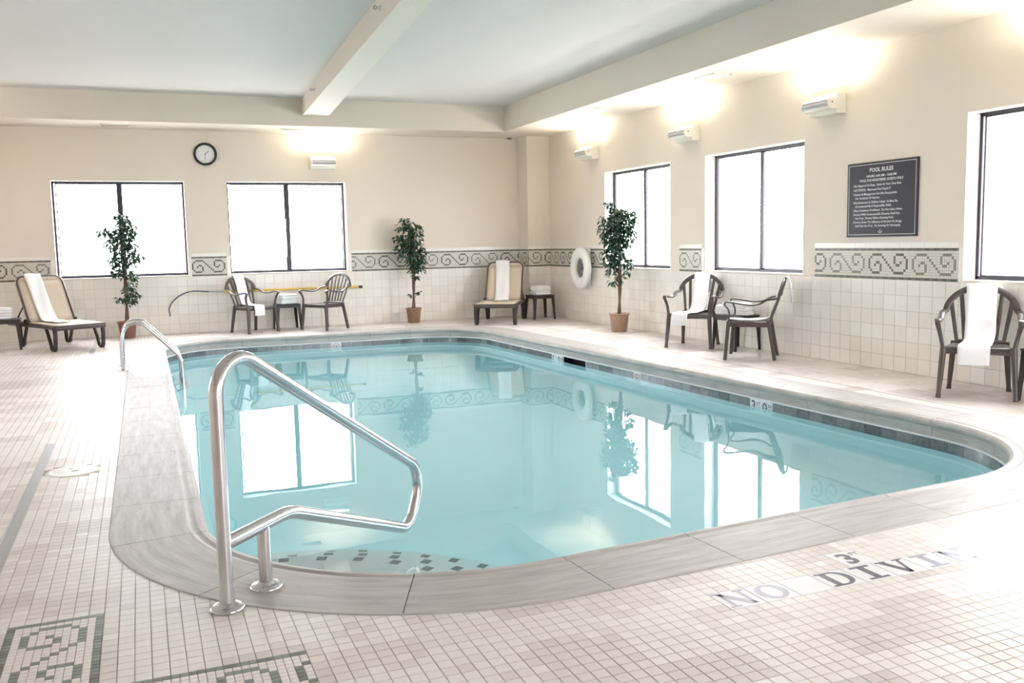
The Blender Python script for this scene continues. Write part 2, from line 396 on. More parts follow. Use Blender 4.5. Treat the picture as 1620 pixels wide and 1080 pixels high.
def seen(p):
    x, y, z = proj(p); return 1/z if (z > .3 and -5 < x < 1625 and -5 < y < 1085) else 0

# scroll motif, 22 columns x 8 rows (20 wide), point symmetric
SC_CELLS = set()
for r in (2, 3, 4, 5): SC_CELLS.add((0, r))
SC_CELLS |= {(1, 1), (1, 6), (3, 4), (4, 3), (5, 3), (6, 4), (6, 5), (6, 6)}
for c in (2, 3, 4, 5, 6): SC_CELLS.add((c, 0))
for c in (2, 3, 4, 5): SC_CELLS.add((c, 7))
SC_CELLS |= {(19-c, 7-r) for c, r in list(SC_CELLS)}
SC_CELLS |= {(7+k, 1+k) for k in range(6)}
def motif(c, r):
    """c column (any int), r row 0..11 from the top; returns shade index"""
    if r in (0, 11): return 1 if (c//2) % 2 else 3
    if r in (1, 10): return 0
    k, cc = divmod(c, 22)
    return (1 if k % 2 else 2) if (cc, r-2) in SC_CELLS else 0

# --- wall tiling.  local plane: u along wall, v up, w out of wall
MBK = Matrix(((1, 0, 0, 0), (0, 0, -1, 0), (0, 1, 0, 0), (0, 0, 0, 1)))              # back wall: u=x, out=-y
MRT = Matrix(((0, 0, -1, 0), (-1, 0, 0, 0), (0, 1, 0, 0), (0, 0, 0, 1)))            # right wall: u=-y, out=-x
def cover(M, parent, u0, u1, holes, phase, mphase, mos_spans, parts_max, hidden=None):
    """wainscot rows, mosaic band and trim on one wall face"""
    items = []
    k0 = int(math.floor((u0-phase)/TW))
    k = k0
    gh = ZW0-.03
    while phase+k*TW < u1-.01:
        a = max(u0, phase+k*TW); b = min(u1, phase+(k+1)*TW); uc = phase+(k+.5)*TW
        if a > phase+k*TW+.02 or b < phase+(k+1)*TW-.02: uc = None
        for r in range(6):
            if uc is None: continue
            vc = (r+.5)*TW
            if r == 5 and any(h0-.05 < uc < h1+.05 for h0, h1 in holes): vc -= 0
            items.append((uc, vc, random.choice((0, 0, 1, 2)), seen(M @ Vector((uc, vc, 0)))))
        k += 1
    if hidden: items = [t if not hidden(t[0]) else (t[0], t[1], t[2], 0) for t in items]
    # grout bed behind
    mbx = MB(); mbx.box(u0, u1, 0, .9101, 0, .004, M=M)
    # partial tiles at the ends
    o = mbx.build('grout_bed', M_grout, parent)
    lay('tile', items, TW-.003, TW-.003, .008, M_wtile, M, parent, parts_max, 'tile_field', .008)
    cut = MB()
    for r in range(6):
        first = phase+math.ceil((u0-phase)/TW-.13)*TW; last = phase+math.floor((u1-phase)/TW+.13)*TW
        for a, b in ((u0, first), (last, u1)):
            if b-a > .02: cut.box(a+.001, b-.002, r*TW+.0015, (r+1)*TW-.0015, 0, .008, M=M)
    if cut.v: cut.build('cut_tiles', M_wtile[0], parent, kind='stuff')
    mos = []; trim = MB()
    for a, b, ph in mos_spans:
        MB().box(a, b, .9101, 1.2201, 0, .004, M=M).build('mosaic_grout_bed', M_mgrout, parent)
        n = int(round((b-a)/MP))
        for c in range(n):
            for r in range(12):
                mos.append((a+(c+.5)*MP, 1.2201-(r+.5)*MP, motif(c+ph, r), 0))
        # bullnose trim above and at the ends
        e0, e1 = a-.055, b+.055
        for q0, q1 in ((e0, a), (b, e1)):
            if any(abs(q0-h1) < .13 or abs(q1-h0) < .13 for h0, h1 in holes):
                trim.box(q0+.001, q1-.001, .9101, 1.064, 0, .008, M=M); trim.box(q0+.001, q1-.001, 1.066, 1.2201, 0, .008, M=M)
        u = a
        while u < b-.01: trim.box(u+.001, min(u+TW, b)-.001, 1.2215, 1.275, 0, .008, M=M); u += TW
    lay('mosaic', mos, MP-.0028, MP-.0028, .008, M_mos, M, parent, 0, 'mosaic_band', .008)
    trim.build('trim_tiles', M_wtile[2], parent, kind='stuff')
hx = [(a-E_, b+E_) for a, b in BW]
hy = [(-(b+E_), -(a-E_)) for a, b in RW]
TG = .068
cover(MBK, wall_back, XL, PX, hx, 0.0, 0, [(-10.356, -8.161, 24), (-6.1335, -5.591, 22), (-3.538, PX, 4)], 300)
cover(MRT, wall_right, -PY, -YF, hy, 0.0, 0, [(-PY, hy[0][0]-TG, 5), (4.741, 5.2835, 0), (7.474, 9.3857, 35), (hy[2][1]+TG, hy[3][0]-TG, 0), ], 300)
MPF = MBK.copy(); MPF.translation = (0, PY, 0)
cover(MPF, pil, PX, 0, [], PX+.005, 0, [(PX, 0, 10)], 300)
MPS = Matrix(((0, 0, -1, PX), (-1, 0, 0, 0), (0, 1, 0, 0), (0, 0, 0, 1)))
cover(MPS, pil, 0, -PY, [], 0.0, 0, [(0, -PY, 15)], 300)

# ------------------------------------------------------------------ windows
def make_window(n, M, u0, u1):
    """frame in the recess; local u along the wall, v up, w out (into the room)"""
    r = empty('window_%d' % n, M @ Vector(((u0+u1)/2, ZW0, -REC))); tag(r, kind='structure')
    inv = Matrix.Translation(-r.location)
    A = inv @ M; z0, z1 = ZW0, ZW1; w0, w1 = -REC-.05, -REC
    f = .022
    mb = MB(); mb.box(u0-.01, u1+.01, z0-.01, z0+f, w0, w1, M=A); mb.box(u0-.01, u1+.01, z1-f, z1+.01, w0, w1, M=A)
    mb.box(u0-.01, u0+f, z0, z1, w0, w1, M=A); mb.box(u1-f, u1+.01, z0, z1, w0, w1, M=A)
    mb.build('frame', M_frame, r, weld=False)
    um = (u0+u1)/2+.01
    for a, b, k in ((u0+f+.018, um+.03, 0), (um-.05, u1-f-.004, 1)):
        d0 = w0+.006+(.02 if k == 0 else 0); d1 = d0+.02
        s = MB(); g = .018 if k == 0 else .03
        s.box(a, b, z0+f, z0+f+.012, d0, d1, M=A); s.box(a, b, z1-f-.012, z1-f, d0, d1, M=A)
        s.box(a, a+(.016 if k == 0 else .066), z0+f, z1-f, d0, d1, M=A); s.box(b-(.06 if k == 0 else .016), b, z0+f, z1-f, d0, d1, M=A)
        so = s.build('sash', M_frame, r)
        MB().box(a+.005, b-.005, z0+f+.004, z1-f-.004, d0+.008, d0+.012, M=A).build('pane', M_glass, so)
    rv = MB(); t = .004      # white bullnose lining of the opening
    rv.box(u0-E_, u1+E_, z0-E_, z0-E_+t, -REC, .006, M=A); rv.box(u0-E_, u1+E_, z1+E_-t, z1+E_, -REC, .003, M=A)
    rv.box(u0-E_, u0-E_+t, z0, z1, -REC, .003, M=A); rv.box(u1+E_-t, u1+E_, z0, z1, -REC, .003, M=A)
    rv.build('window_sill', M_reveal, r)
    return r
labs = ['two-pane window on the back wall, left one behind the potted tree', 'two-pane window on the back wall above the two chairs', 'two-pane window on the right wall behind the potted tree',
        'two-pane window on the right wall above the paired chairs', 'two-pane window at the right edge beside the rules sign', 'unseen two-pane window added on the right wall near the camera', 'two-pane window on the right wall behind the camera']
for i, (a, b) in enumerate(BW):
    tag(make_window(i+1, MBK, a, b), labs[i]); portal((a+b)/2, .28, (ZW0+ZW1)/2, math.radians(-90), 0, b-a, ZW1-ZW0)
for i, (a, b) in enumerate(RW):
    tag(make_window(i+3, MRT, -b, -a), labs[i+2]); portal(.28, (a+b)/2, (ZW0+ZW1)/2, math.radians(90), math.radians(90), b-a, ZW1-ZW0)

MLF = Matrix(((0, 0, 1, XL), (1, 0, 0, 0), (0, 1, 0, 0), (0, 0, 0, 1)))
MFR = Matrix(((-1, 0, 0, 0), (0, 0, 1, YF), (0, 1, 0, 0), (0, 0, 0, 1)))
for i, (a, b) in enumerate(LW):
    tag(make_window(i+8, MLF, a, b), 'unseen two-pane window added on the left wall for light'); portal(XL-.28, (a+b)/2, (ZW0+ZW1)/2, math.radians(90), math.radians(-90), b-a, ZW1-ZW0)
for i, (a, b) in enumerate(FW):
    tag(make_window(i+12, MFR, -b, -a), 'unseen two-pane window added behind the camera for light'); portal((a+b)/2, YF-.28, (ZW0+ZW1)/2, math.radians(-90), PI, b-a, ZW1-ZW0)

# ------------------------------------------------------------------ deck tiles, floor mosaics, marker tiles
MOT1 = (FX0-7*P, FX0-P, -11.9162-.0534*22, -11.9162)                    # running towards the camera
MOT2 = (FX0-P, FX0+11*P, -12.557-6*P, -12.557)
NX0 = FX0+39*P; LETY = (-241*P-.008, -238*P-.008)
NODIV = (NX0, NX0+9*.1602)
MARKS = [(NX0, NX0+9*.1602, LETY[0], LETY[1]), (FX0+52*P, FX0+55*P, LETY[1], LETY[1]+.1602)]
LM = (FX0-5*P, FX0-2*P, -142*P-.008, -115*P-.008); LM2 = (FX0-4*P, FX0-P, -169*P-.008, -163*P-.008)
DRX = (FX0-10*P, FX0-9*P)
def blocked(x, y):
    h = P*.2
    for a, b, c, d in [MOT1, MOT2, LM, LM2]+MARKS:
        if a-h < x < b+h and c-h < y < d+h: return True
    if DRX[0]-h < x < DRX[1]+h and (y < -8.42 or y > -3.9): return True
    if (x+7.372)**2+((y+9.40))**2 < .165**2: return True
    return False
items = []
i0 = int((XL-FX0)/P); i1 = int((-.01-FX0)/P)
j0 = int((YF+.9)/P); j1 = 0
tone = {}
for i in range(i0, i1):
    x = FX0+(i+.5)*P
    for j in range(j0, j1):
        y = (j+.5)*P-.008
        if y < -17.5 or blocked(x, y): continue
        if inside(x, y, CW-P*.62): continue
        key = (i//6, (j+(i//6)*2)//4)
        if key not in tone: tone[key] = random.choices((0, 1, 2, 3, 4), (30, 26, 18, 14, 8))[0]
        t = tone[key]
        if random.random() < .18: t = max(0, t-1) if random.random() < .5 else min(3, t+1)
        items.append((x, y, t, seen((x, y, 0))))
lay('deck_tile', items, P-.0026, P-.0026, .006, M_deck, Matrix.Identity(4), floor, 300, 'deck_tile_field', 0)
# scroll mosaics let into the deck
half = P/2
mit = []
mats_m = [M_deck[0], M_green[1], M_green[0], M_green[0]]
n1 = int(round((MOT1[3]-MOT1[2])/half))
for c in range(n1):
    for r in range(12):
        x = MOT1[1]-(r+.5)*half; y = MOT1[3]-(c+.5)*half
        sh = 3 if c in (0,) else motif(c-2, r)
        mit.append((x, y, sh, seen((x, y, 0))))
n2 = int(round((MOT2[1]-MOT2[0])/half))
for c in range(n2):
    for r in range(12):
        x = MOT2[0]+(c+.5)*half; y = MOT2[3]-(r+.5)*half
        mit.append((x, y, motif(c, r), seen((x, y, 0))))
lay('mosaic_tile', mit, half-.002, half-.002, .006, mats_m, Matrix.Identity(4), floor, 300, 'mosaic_tile_field', 0)
# drain channel, joints, lid
for y0, y1, lab in ((-17, -8.425, 'long narrow grey channel drain in the deck at the left front'), (-3.86, -1.5, 'far channel drain in the deck by the left lounger')):
    dr = MB(); dr.box(DRX[0], DRX[1], y0, y1, -.006, -.0015)
    drain = dr.build('floor_drain', M_drain); tag(drain, lab, 'drain')
    for a in (DRX[0]-.004, DRX[1]): MB().box(a, a+.004, y0, y1, -.01, .001).build('drain_edge', M_alu, drain)
jt = MB(); jt.box(-1.046, -1.036, -17, -1.5, -.004, .0012)
jt.build('expansion_joint', mat('joint_sealant', (.36, .35, .34, 1), .6), floor)
prof = [(.0, .006), (.05, .0055), (.105, .004), (.125, .003), (.13, .004), (.15, .003), (.158, -.004)]
lid = MB().lathe(prof[::-1], 40, M=T(-7.372, -9.40, 0)).build('skimmer_lid', M_lid); tag(lid, 'round cream access lid set in the deck beside the channel drain', 'lid')
MB().box(-.02, .02, -.006, .006, .005, .0075, M=T(-7.36, -9.42, 0)).build('lid_slot', M_grey, lid)
MB().box(-.012, .012, -.005, .005, .005, .007, M=T(-7.385, -9.35, 0)).build('lid_slot', M_grey, lid)

# lettering -------------------------------------------------------
def text_mb(body, size, align='LEFT', bold=0.0, depth=.0004, shear=0):
    cu = bpy.data.curves.new('t', 'FONT'); cu.body = body; cu.size = size; cu.align_x = align; cu.offset = bold; cu.resolution_u = 2; cu.shear = shear
    cu.extrude = depth; cu.fill_mode = 'BOTH'
    o = bpy.data.objects.new('t', cu); COL.objects.link(o); dg = bpy.context.evaluated_depsgraph_get(); dg.update()
    me = bpy.data.meshes.new_from_object(o.evaluated_get(dg)); mb = MB()
    mb.add([tuple(v.co) for v in me.vertices], [tuple(p.vertices) for p in me.polygons])
    bpy.data.objects.remove(o); bpy.data.curves.remove(cu); bpy.data.meshes.remove(me); return mb
def slab(ch, H):
    """slab-serif glyph centred in a square of side H; x right, y up"""
    mb = MB(); t = .0004; u = H/10
    def bar(x0, y0, x1, y1): mb.box(x0*u, x1*u, y0*u, y1*u, 0, t)
    def diag(x0, y0, x1, y1, wd):
        mb.add([((x0-wd/2)*u, y0*u, 0), ((x0+wd/2)*u, y0*u, 0), ((x1+wd/2)*u, y1*u, 0), ((x1-wd/2)*u, y1*u, 0), ((x0-wd/2)*u, y0*u, t), ((x0+wd/2)*u, y0*u, t), ((x1+wd/2)*u, y1*u, t), ((x1-wd/2)*u, y1*u, t)],
               [(4, 5, 6, 7), (0, 1, 5, 4), (1, 2, 6, 5), (2, 3, 7, 6), (3, 0, 4, 7)])
    def arc(cx, cy, rx, ry, a0, a1, wx, wy, n=18):
        for k in range(n):
            q0 = math.radians(a0+(a1-a0)*k/n); q1 = math.radians(a0+(a1-a0)*(k+1)/n); pp = []
            for q in (q0, q1): pp.append(((cx+rx*math.cos(q))*u, (cy+ry*math.sin(q))*u)); pp.append(((cx+(rx-wx)*math.cos(q))*u, (cy+(ry-wy)*math.sin(q))*u))
            mb.add([(*pp[0], t), (*pp[2], t), (*pp[3], t), (*pp[1], t)], [(0, 1, 2, 3) if a1 > a0 else (3, 2, 1, 0)])
    if ch == 'I': bar(-2.6, -3.6, 2.6, -2.8); bar(-2.6, 2.8, 2.6, 3.6); bar(-.85, -2.8, .85, 2.8)
    if ch == 'N':
        bar(-2.7, -3, -1.9, 3); bar(1.9, -3.2, 2.7, 3); bar(-3.6, -3.6, -1.1, -3); bar(-3.9, 3, -1.6, 3.6); bar(1.1, 3, 3.6, 3.6); diag(-2.4, 3, 2.1, -3.4, 1.7)
    if ch == 'O': arc(0, 0, 3.4, 3.6, 0, 360, 1.5, .8, 28)
    if ch == 'D': bar(-2.6, -3.2, -1.1, 3.2); bar(-3.6, -3.6, .2, -2.9); bar(-3.6, 2.9, .2, 3.6); arc(0, 0, 3.4, 3.6, -90, 90, 1.5, .7)
    if ch == 'V': diag(-2.2, 3.1, .15, -3.6, 1.6); diag(2.2, 3.1, .15, -3.6, .8); bar(-3.7, 3, -1, 3.6); bar(1, 3, 3.6, 3.6)
    if ch == 'G': arc(0, 0, 3.3, 3.6, 35, 300, 1.5, .8, 24); bar(1.6, -3.2, 3, -.3); bar(.4, -.5, 3.6, .1)
    return mb
def mtile(name, x, y, M, parent, size=.1602):
    o = bpy.data.objects.new(name, MT_MESH[size]); o.matrix_world = M @ T(x, y, .0006); COL.objects.link(o); o.parent = parent; return o
MT_MESH = {.1602: tile_mesh('marker_tile', .1602-.003, .1602-.003, .007, M_mark)}
def put(mb, name, m, parent, loc, rz=0):
    o = mb.build(name, m, parent); o.matrix_local = T(*loc) @ RZ(rz); return o
fade = [M_inkf, M_inkf, None, M_ink, M_ink, M_ink, M_inkf, M_inkf, M_inkff]  # paler first letters; glare on the last ones is put into paler ink
for k, ch in enumerate('NO DIVING'):
    tl = mtile('marker_tile', NX0+(k+.5)*.1602, (LETY[0]+LETY[1])/2, Matrix.Identity(4), floor)
    if ch != ' ': put(slab(ch, .19), 'letter', fade[k], tl, (0, 0, .0002))
tl = mtile('marker_tile', FX0+53.5*P, LETY[1]+.0801, Matrix.Identity(4), floor)
mb = text_mb('3', .155, 'CENTER', .004); put(mb, 'numeral', M_ink, tl, (-.018, -.055, .0002))
mb = text_mb('FT', .045, 'CENTER', 0); put(mb, 'letter', M_ink, tl, (.048, .022, .0002))
for k, ch in enumerate('NO DIVING'):                                   # marker tiles with very pale letters near the ladder
    tl = mtile('marker_tile', (LM[0]+LM[1])/2, LM[3]-(k+.5)*.1602, Matrix.Identity(4), floor)
    if ch != ' ': put(slab(ch, .16), 'letter', M_inkff, tl, (0, 0, .0002), -PI/2)
for k, s_ in enumerate(('3', 'FT')):
    tl = mtile('marker_tile', (LM2[0]+LM2[1])/2, LM2[3]-(k+.5)*.1602, Matrix.Identity(4), floor)
    mb = text_mb(s_, .13 if k == 0 else .09, 'CENTER', .002); put(mb, 'numeral' if k == 0 else 'letter', M_inkf, tl, (-.045, 0, .0002), -PI/2)

# ------------------------------------------------------------------ swimming pool
pool = empty('swimming_pool', (-4.2, -6.8, WZ), 0, 'rounded rectangular indoor pool of turquoise water with grey coping', 'pool')
POFF = Vector((4.2, 6.8, -WZ))
def pv(s, d, z): q = at(s, d); return (q.x+POFF.x, q.y+POFF.y, z+POFF.z)
CPROF = [(CW, -.06), (CW, .000), (CW-.006, .004), (.078, .005), (.062, .0005), (.052, .001), (.034, .006), (.012, .004), (-.006, -.008), (-.013, -.024), (-.008, -.042), (.006, -.052), (.010, -.060), (.012, -.128), (.05, -.128)]
s_j = s_near(-5.97, -12.06)          # a coping joint seen in the photo
NS = 45; SL = LTOT/NS
for k in range(NS):
    a = s_j+k*SL+.0022; b = s_j+(k+1)*SL-.0022; n = 9; vs = []; fs = []; mp_ = len(CPROF)
    for i in range(n):
        s = a+(b-a)*i/(n-1)
        for d, z in CPROF: vs.append(pv(s, d, z))
    for i in range(n-1):
        for j in range(mp_-1): fs.append((i*mp_+j, (i+1)*mp_+j, (i+1)*mp_+j+1, i*mp_+j+1))
    fs.append(tuple(range(mp_))); fs.append(tuple(reversed([(n-1)*mp_+j for j in range(mp_)])))
    mb = MB(); mb.add(vs, fs, 0, False); o = mb.build('coping_stone', M_cope, pool)
    uvl = o.data.uv_layers.new(name='along')           # u along the pool edge, v across the stone
    for lp_ in o.data.loops:
        i, j = divmod(lp_.vertex_index, mp_); uvl.data[lp_.index].uv = (a+(b-a)*i/(n-1), CPROF[j][0]-CPROF[j][1])
# joint mortar under the stones
mb = MB(); vs = []; fs = []; n = 400
pr_ = [(CW+.002, -.05), (CW+.002, -.004), (.05, -.004), (.0, -.014), (.0, -.04), (.014, -.06), (.016, -.128)]
for i in range(n):
    for d, z in pr_: vs.append(pv(i*LTOT/n, d, z))
for i in range(n):
    for j in range(len(pr_)-1): a = i*len(pr_)+j; b = ((i+1) % n)*len(pr_)+j; fs.append((a, b, b+1, a+1))
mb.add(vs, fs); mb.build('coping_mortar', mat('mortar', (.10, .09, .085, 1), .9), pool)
def ring(name, prof, m, n=300, smooth=True):
    mb = MB(); vs = []; fs = []; q = len(prof)
    for i in range(n):
        for d, z in prof: vs.append(pv(i*LTOT/n, d, z))
    for i in range(n):
        for j in range(q-1): a = i*q+j; b = ((i+1) % n)*q+j; fs.append((a, b, b+1, a+1))
    mb.add(vs, fs, 0, smooth); return mb.build(name, m, pool)
ring('white_grout_bead', [(.02, -.126), (.002, -.126), (-.005, -.133), (.002, -.140), (.02, -.140)], M_bgrout)
# waterline tiles
def curved_tile(s0, s1, z0, z1, d, th, n=4):
    mb = MB(); vs = []; fs = []
    for i in range(n):
        s = s0+(s1-s0)*i/(n-1); vs += [pv(s, d+th, z0), pv(s, d, z0), pv(s, d, z1), pv(s, d+th, z1)]
    for i in range(n-1):
        for j in range(4): a = i*4+j; b = i*4+(j+1) % 4; fs.append((a, a+4, b+4, b))
    fs += [(0, 1, 2, 3), ((n-1)*4+3, (n-1)*4+2, (n-1)*4+1, (n-1)*4)]
    mb.add(vs, fs); return mb
ZB0, ZB1 = -.29, -.140
s3 = s_near(-1.72, -8.572); s5 = s_near(-1.85, -4.51); ssk0 = s_near(-1.85, -4.87); ssk1 = s_near(-1.85, -5.49); snd = s_near(-1.78, -6.72); snb = s_near(-4.208, -1.55)
# s increases counter-clockwise: along the right side y grows with s
TP = .1555
kind_at = {}
ph = (s_near(-1.72, -8.735)) % TP
N = int(round(LTOT/TP)); TPp = LTOT/N
ph = s_near(-1.70, -8.735)
def idx(s): return int(math.floor(((s-ph) % LTOT)/TPp))
i3 = idx(s_near(-1.70, -8.65)); i0_ = idx(s_near(-1.70, -8.81)); i5 = idx(s_near(-1.86, -4.59)); i50 = idx(s_near(-1.86, -4.77)); ind = idx(snd); inb = idx(snb)
if i50 == i5: i50 = i5-1
isk = [(i50-1-k) % N for k in range(4)]
special = {i3: '3', i0_: '0', i5: '5', i50: '0', ind: 'X', inb: 'X'}
def face_matrix(s, d, z):
    """local frame on the pool wall facing the water: x to the viewer's right, y up, z towards the water"""
    p = at(s, d); a = at(s-.02, d); b = at(s+.02, d); t = (a-b).normalized(); nrm = -(Vector((-t.y, t.x)))
    c = Vector((-4.2, -6.8)); 
    if nrm.dot(c-p) < 0: nrm = -nrm
    xx = Vector((-nrm.y, nrm.x, 0)); zz = Vector((nrm.x, nrm.y, 0)); yy = Vector((0, 0, 1)); xx = yy.cross(zz)
    M = Matrix((xx, yy, zz)).transposed().to_4x4(); M.translation = Vector((p.x+POFF.x, p.y+POFF.y, z+POFF.z)); return M
def no_dive(R_):
    mb = MB()
    n = 28
    for k in range(n):
        a0, a1 = 2*PI*k/n, 2*PI*(k+1)/n
        mb.add([(R_*math.cos(a0), R_*math.sin(a0), 0), (R_*math.cos(a1), R_*math.sin(a1), 0), (R_*.84*math.cos(a1), R_*.84*math.sin(a1), 0), (R_*.84*math.cos(a0), R_*.84*math.sin(a0), 0)], [(0, 1, 2, 3)])
    mb.box(-R_*.9, R_*.9, -R_*.08, R_*.08, -.0001, .0001, M=RZ(math.radians(-45))); return mb
def diver(R_):
    mb = MB(); mb.lathe([(.0, .0002), (R_*.16, .0002)], 12, M=T(R_*.1, R_*.42, 0)); mb.box(-R_*.10, R_*.12, -R_*.15, R_*.35, 0, .0003, M=RZ(.25))
    for a, x, y in ((.9, -.05, .25), (-.7, .15, .22), (.35, -.1, -.2), (-.6, .12, -.2)): mb.box(-R_*.05, R_*.05, -R_*.42, 0, 0, .0003, M=T(R_*x, R_*y, 0) @ RZ(a))
    return mb
for i in range(N):
    if i in isk: continue
    s0 = ph+i*TPp+.0015; s1 = ph+(i+1)*TPp-.0015; sp = special.get(i)
    o = curved_tile(s0, s1, ZB0, ZB1, .006, .012).build('marker_tile' if sp else 'waterline_tile', M_mark if sp else random.choice((M_band[0], M_band[0], M_band[1], M_band[2])), pool)
    if sp:
        Mf = face_matrix((s0+s1)/2, .0052, (ZB0+ZB1)/2)
        if sp == 'X':
            q = no_dive(.062).build('warning_ring', M_red, o); q.matrix_local = Mf
            q = diver(.062).build('diver_figure', M_ink, o); q.matrix_local = Mf
        else:
            q = text_mb(sp, .15, 'CENTER', .002).build('numeral', M_ink, o); q.matrix_local = Mf @ T(-.028, -.042, 0)
            q = text_mb('FT' if i in (i3, i5) else 'IN', .05, 'CENTER', .0).build('letter', M_ink, o); q.matrix_local = Mf @ T(.042, .02, 0)
# skimmer mouth
sa = ph+isk[-1]*TPp; sb = ph+(isk[0]+1)*TPp
mb = MB(); n = 6; vs = []; fs = []
for i in range(n):
    s = sa+(sb-sa)*i/(n-1); vs += [pv(s, .006, ZB0+.0), pv(s, .16, ZB0+.0), pv(s, .16, ZB1), pv(s, .006, ZB1)]
for i in range(n-1):
    for j in range(3): a = i*4+j; fs.append((a, a+1, a+5, a+4))
fs += [(0, 1, 2, 3), ((n-1)*4+3, (n-1)*4+2, (n-1)*4+1, (n-1)*4)]
mb.add(vs, fs); mb.build('skimmer_mouth', M_black, pool)
ring('band_backing', [(.0135, ZB0-.005), (.0135, ZB1+.01)], M_bgrout).hide_render = False
# skimmer sits behind the backing: cut the backing there
bk = [o for o in pool.children if o.name.startswith('band_backing')][0]
bm = bmesh.new(); bm.from_mesh(bk.data)
cs = [f for f in bm.faces if (lambda c: abs(c.x-POFF.x+1.86) < .25 and ((at(sa).y if at(sa).y < at(sb).y else at(sb).y) < c.y-POFF.y < max(at(sa).y, at(sb).y)))(f.calc_center_median())]
bmesh.ops.delete(bm, geom=cs, context='FACES'); bm.to_mesh(bk.data); bm.free()
# basin
def zfloor(y): return -1.06-.35*min(1, max(0, (y+10.0)/7.0))
mb = MB(); n = 300; vs = []; fs = []
for i in range(n):
    s = i*LTOT/n; p = at(s, .012); zf = zfloor(p.y)
    vs += [pv(s, .012, ZB0+.003), pv(s, .012, zf+.12), pv(s, -.03, zf+.03), pv(s, -.12, zf)]
for i in range(n):
    for j in range(3): a = i*4+j; b = ((i+1) % n)*4+j; fs.append((a, b, b+1, a+1))
ys = sorted({round(-12.2+.25*k, 3) for k in range(60)})
mb.add(vs, fs, 0, True)
ctr = (-4.2+POFF.x, -6.8+POFF.y, zfloor(-6.8)+POFF.z)
inner = [vs[i*4+3] for i in range(n)]
rings = [[tuple(Vector((c[0], c[1], 0)).lerp(Vector((ctr[0], ctr[1], 0)), f)) for c in inner] for f in (0, .25, .5, .75, .98)]
V2 = []; F2 = []
for rg in rings:
    for c in rg: V2.append((c[0], c[1], zfloor(c[1]-POFF.y)+POFF.z))
for k in range(len(rings)-1):
    for i in range(n): a = k*n+i; b = k*n+(i+1) % n; F2.append((a, b, b+n, a+n))
F2.append(tuple(range((len(rings)-1)*n, len(rings)*n)))
mb.add(V2, F2, 0, True); mb.build('basin', M_plaster, pool, weld=True)
# corner steps with dark nosing tiles
for SCX, SCY, r, z, spots in ((-6.497, -11.797, 1.075, -.45, ((-6.44, -10.775), (-6.304, -10.787), (-6.115, -10.843), (-5.94, -10.935), (-5.775, -11.062), (-5.648, -11.219), (-5.54, -11.40))),
                        (-6.479, -11.704, 1.285, -.70, ((-6.22, -10.50), (-6.029, -10.551), (-5.855, -10.64), (-5.697, -10.744), (-5.555, -10.881), (-5.432, -11.046), (-5.33, -11.24))),
                        (-6.514, -11.799, 1.67, -.95, ((-6.15, -10.23), (-5.969, -10.276), (-5.79, -10.344), (-5.612, -10.457), (-5.469, -10.564), (-5.332, -10.689), (-5.211, -10.836), (-5.11, -11.0)))):
    poly = []
    for q in range(-30, 121, 3):
        a = math.radians(q); x, y = SCX+r*math.cos(a), SCY+r*math.sin(a)
        poly.append((x, y))
    pts = [(x, y) for x, y in poly if inside(x, y, -.02)]
    # boundary along the pool wall between the arc's two ends, through the corner
    sA = s_near(*pts[-1]); sB = s_near(*pts[0])
    if sB < sA: sB += LTOT
    wallp = [tuple(at(sA+(sB-sA)*i/24, .008)) for i in range(25)]
    loop = pts+wallp
    mb = MB(); n = len(loop); top = [(x+POFF.x, y+POFF.y, z+POFF.z) for x, y in loop]; bot = [(x+POFF.x, y+POFF.y, -1.1+POFF.z) for x, y in loop]
    mb.add(top+bot, [tuple(range(n))]+[(i, (i+1) % n, (i+1) % n+n, i+n)[::-1] for i in range(n)])
    o = mb.build('step', M_step, pool, weld=True)
    for x, y in spots:
        q = bpy.data.objects.new('nosing_tile', bpy.data.meshes.get('nosing_tile') or tile_mesh('nosing_tile', .052, .052, .004, M_stepm)); COL.objects.link(q); q.parent = o
        q.matrix_local = T(x+POFF.x, y+POFF.y, z+POFF.z+.003) @ RZ(math.atan2(y-SCY, x-SCX))
# water body
mb = MB(); n = 240; mb.add([pv(i*LTOT/n, .0055, WZ) for i in range(n)], [tuple(range(n))])
wat = mb.build('water', M_water, pool)

# ------------------------------------------------------------------ steel rails
def smooth_path(pts, n=6):
    """Catmull-Rom"""
    pts = [Vector(p) for p in pts]; out = []
    for i in range(len(pts)-1):
        p0 = pts[max(0, i-1)]; p1 = pts[i]; p2 = pts[i+1]; p3 = pts[min(len(pts)-1, i+2)]
        for k in range(n):
            t = k/n; out.append(.5*((2*p1)+(-p0+p2)*t+(2*p0-5*p1+4*p2-p3)*t*t+(-p0+3*p1-3*p2+p3)*t**3))
    out.append(pts[-1]); return out
hb_ = Vector((-6.686, -12.074, 0))
rail = empty('handrail', hb_, math.radians(45), 'large polished steel grab rail on the near left corner of the coping', 'handrail')
def flange(R_, hole, h=.018):
    return [(R_, 0.004), (R_, .008), (R_*.96, .013), (R_*.72, .017), (hole*1.35, h+.003), (hole*1.05, h+.012), (hole, h+.012)]
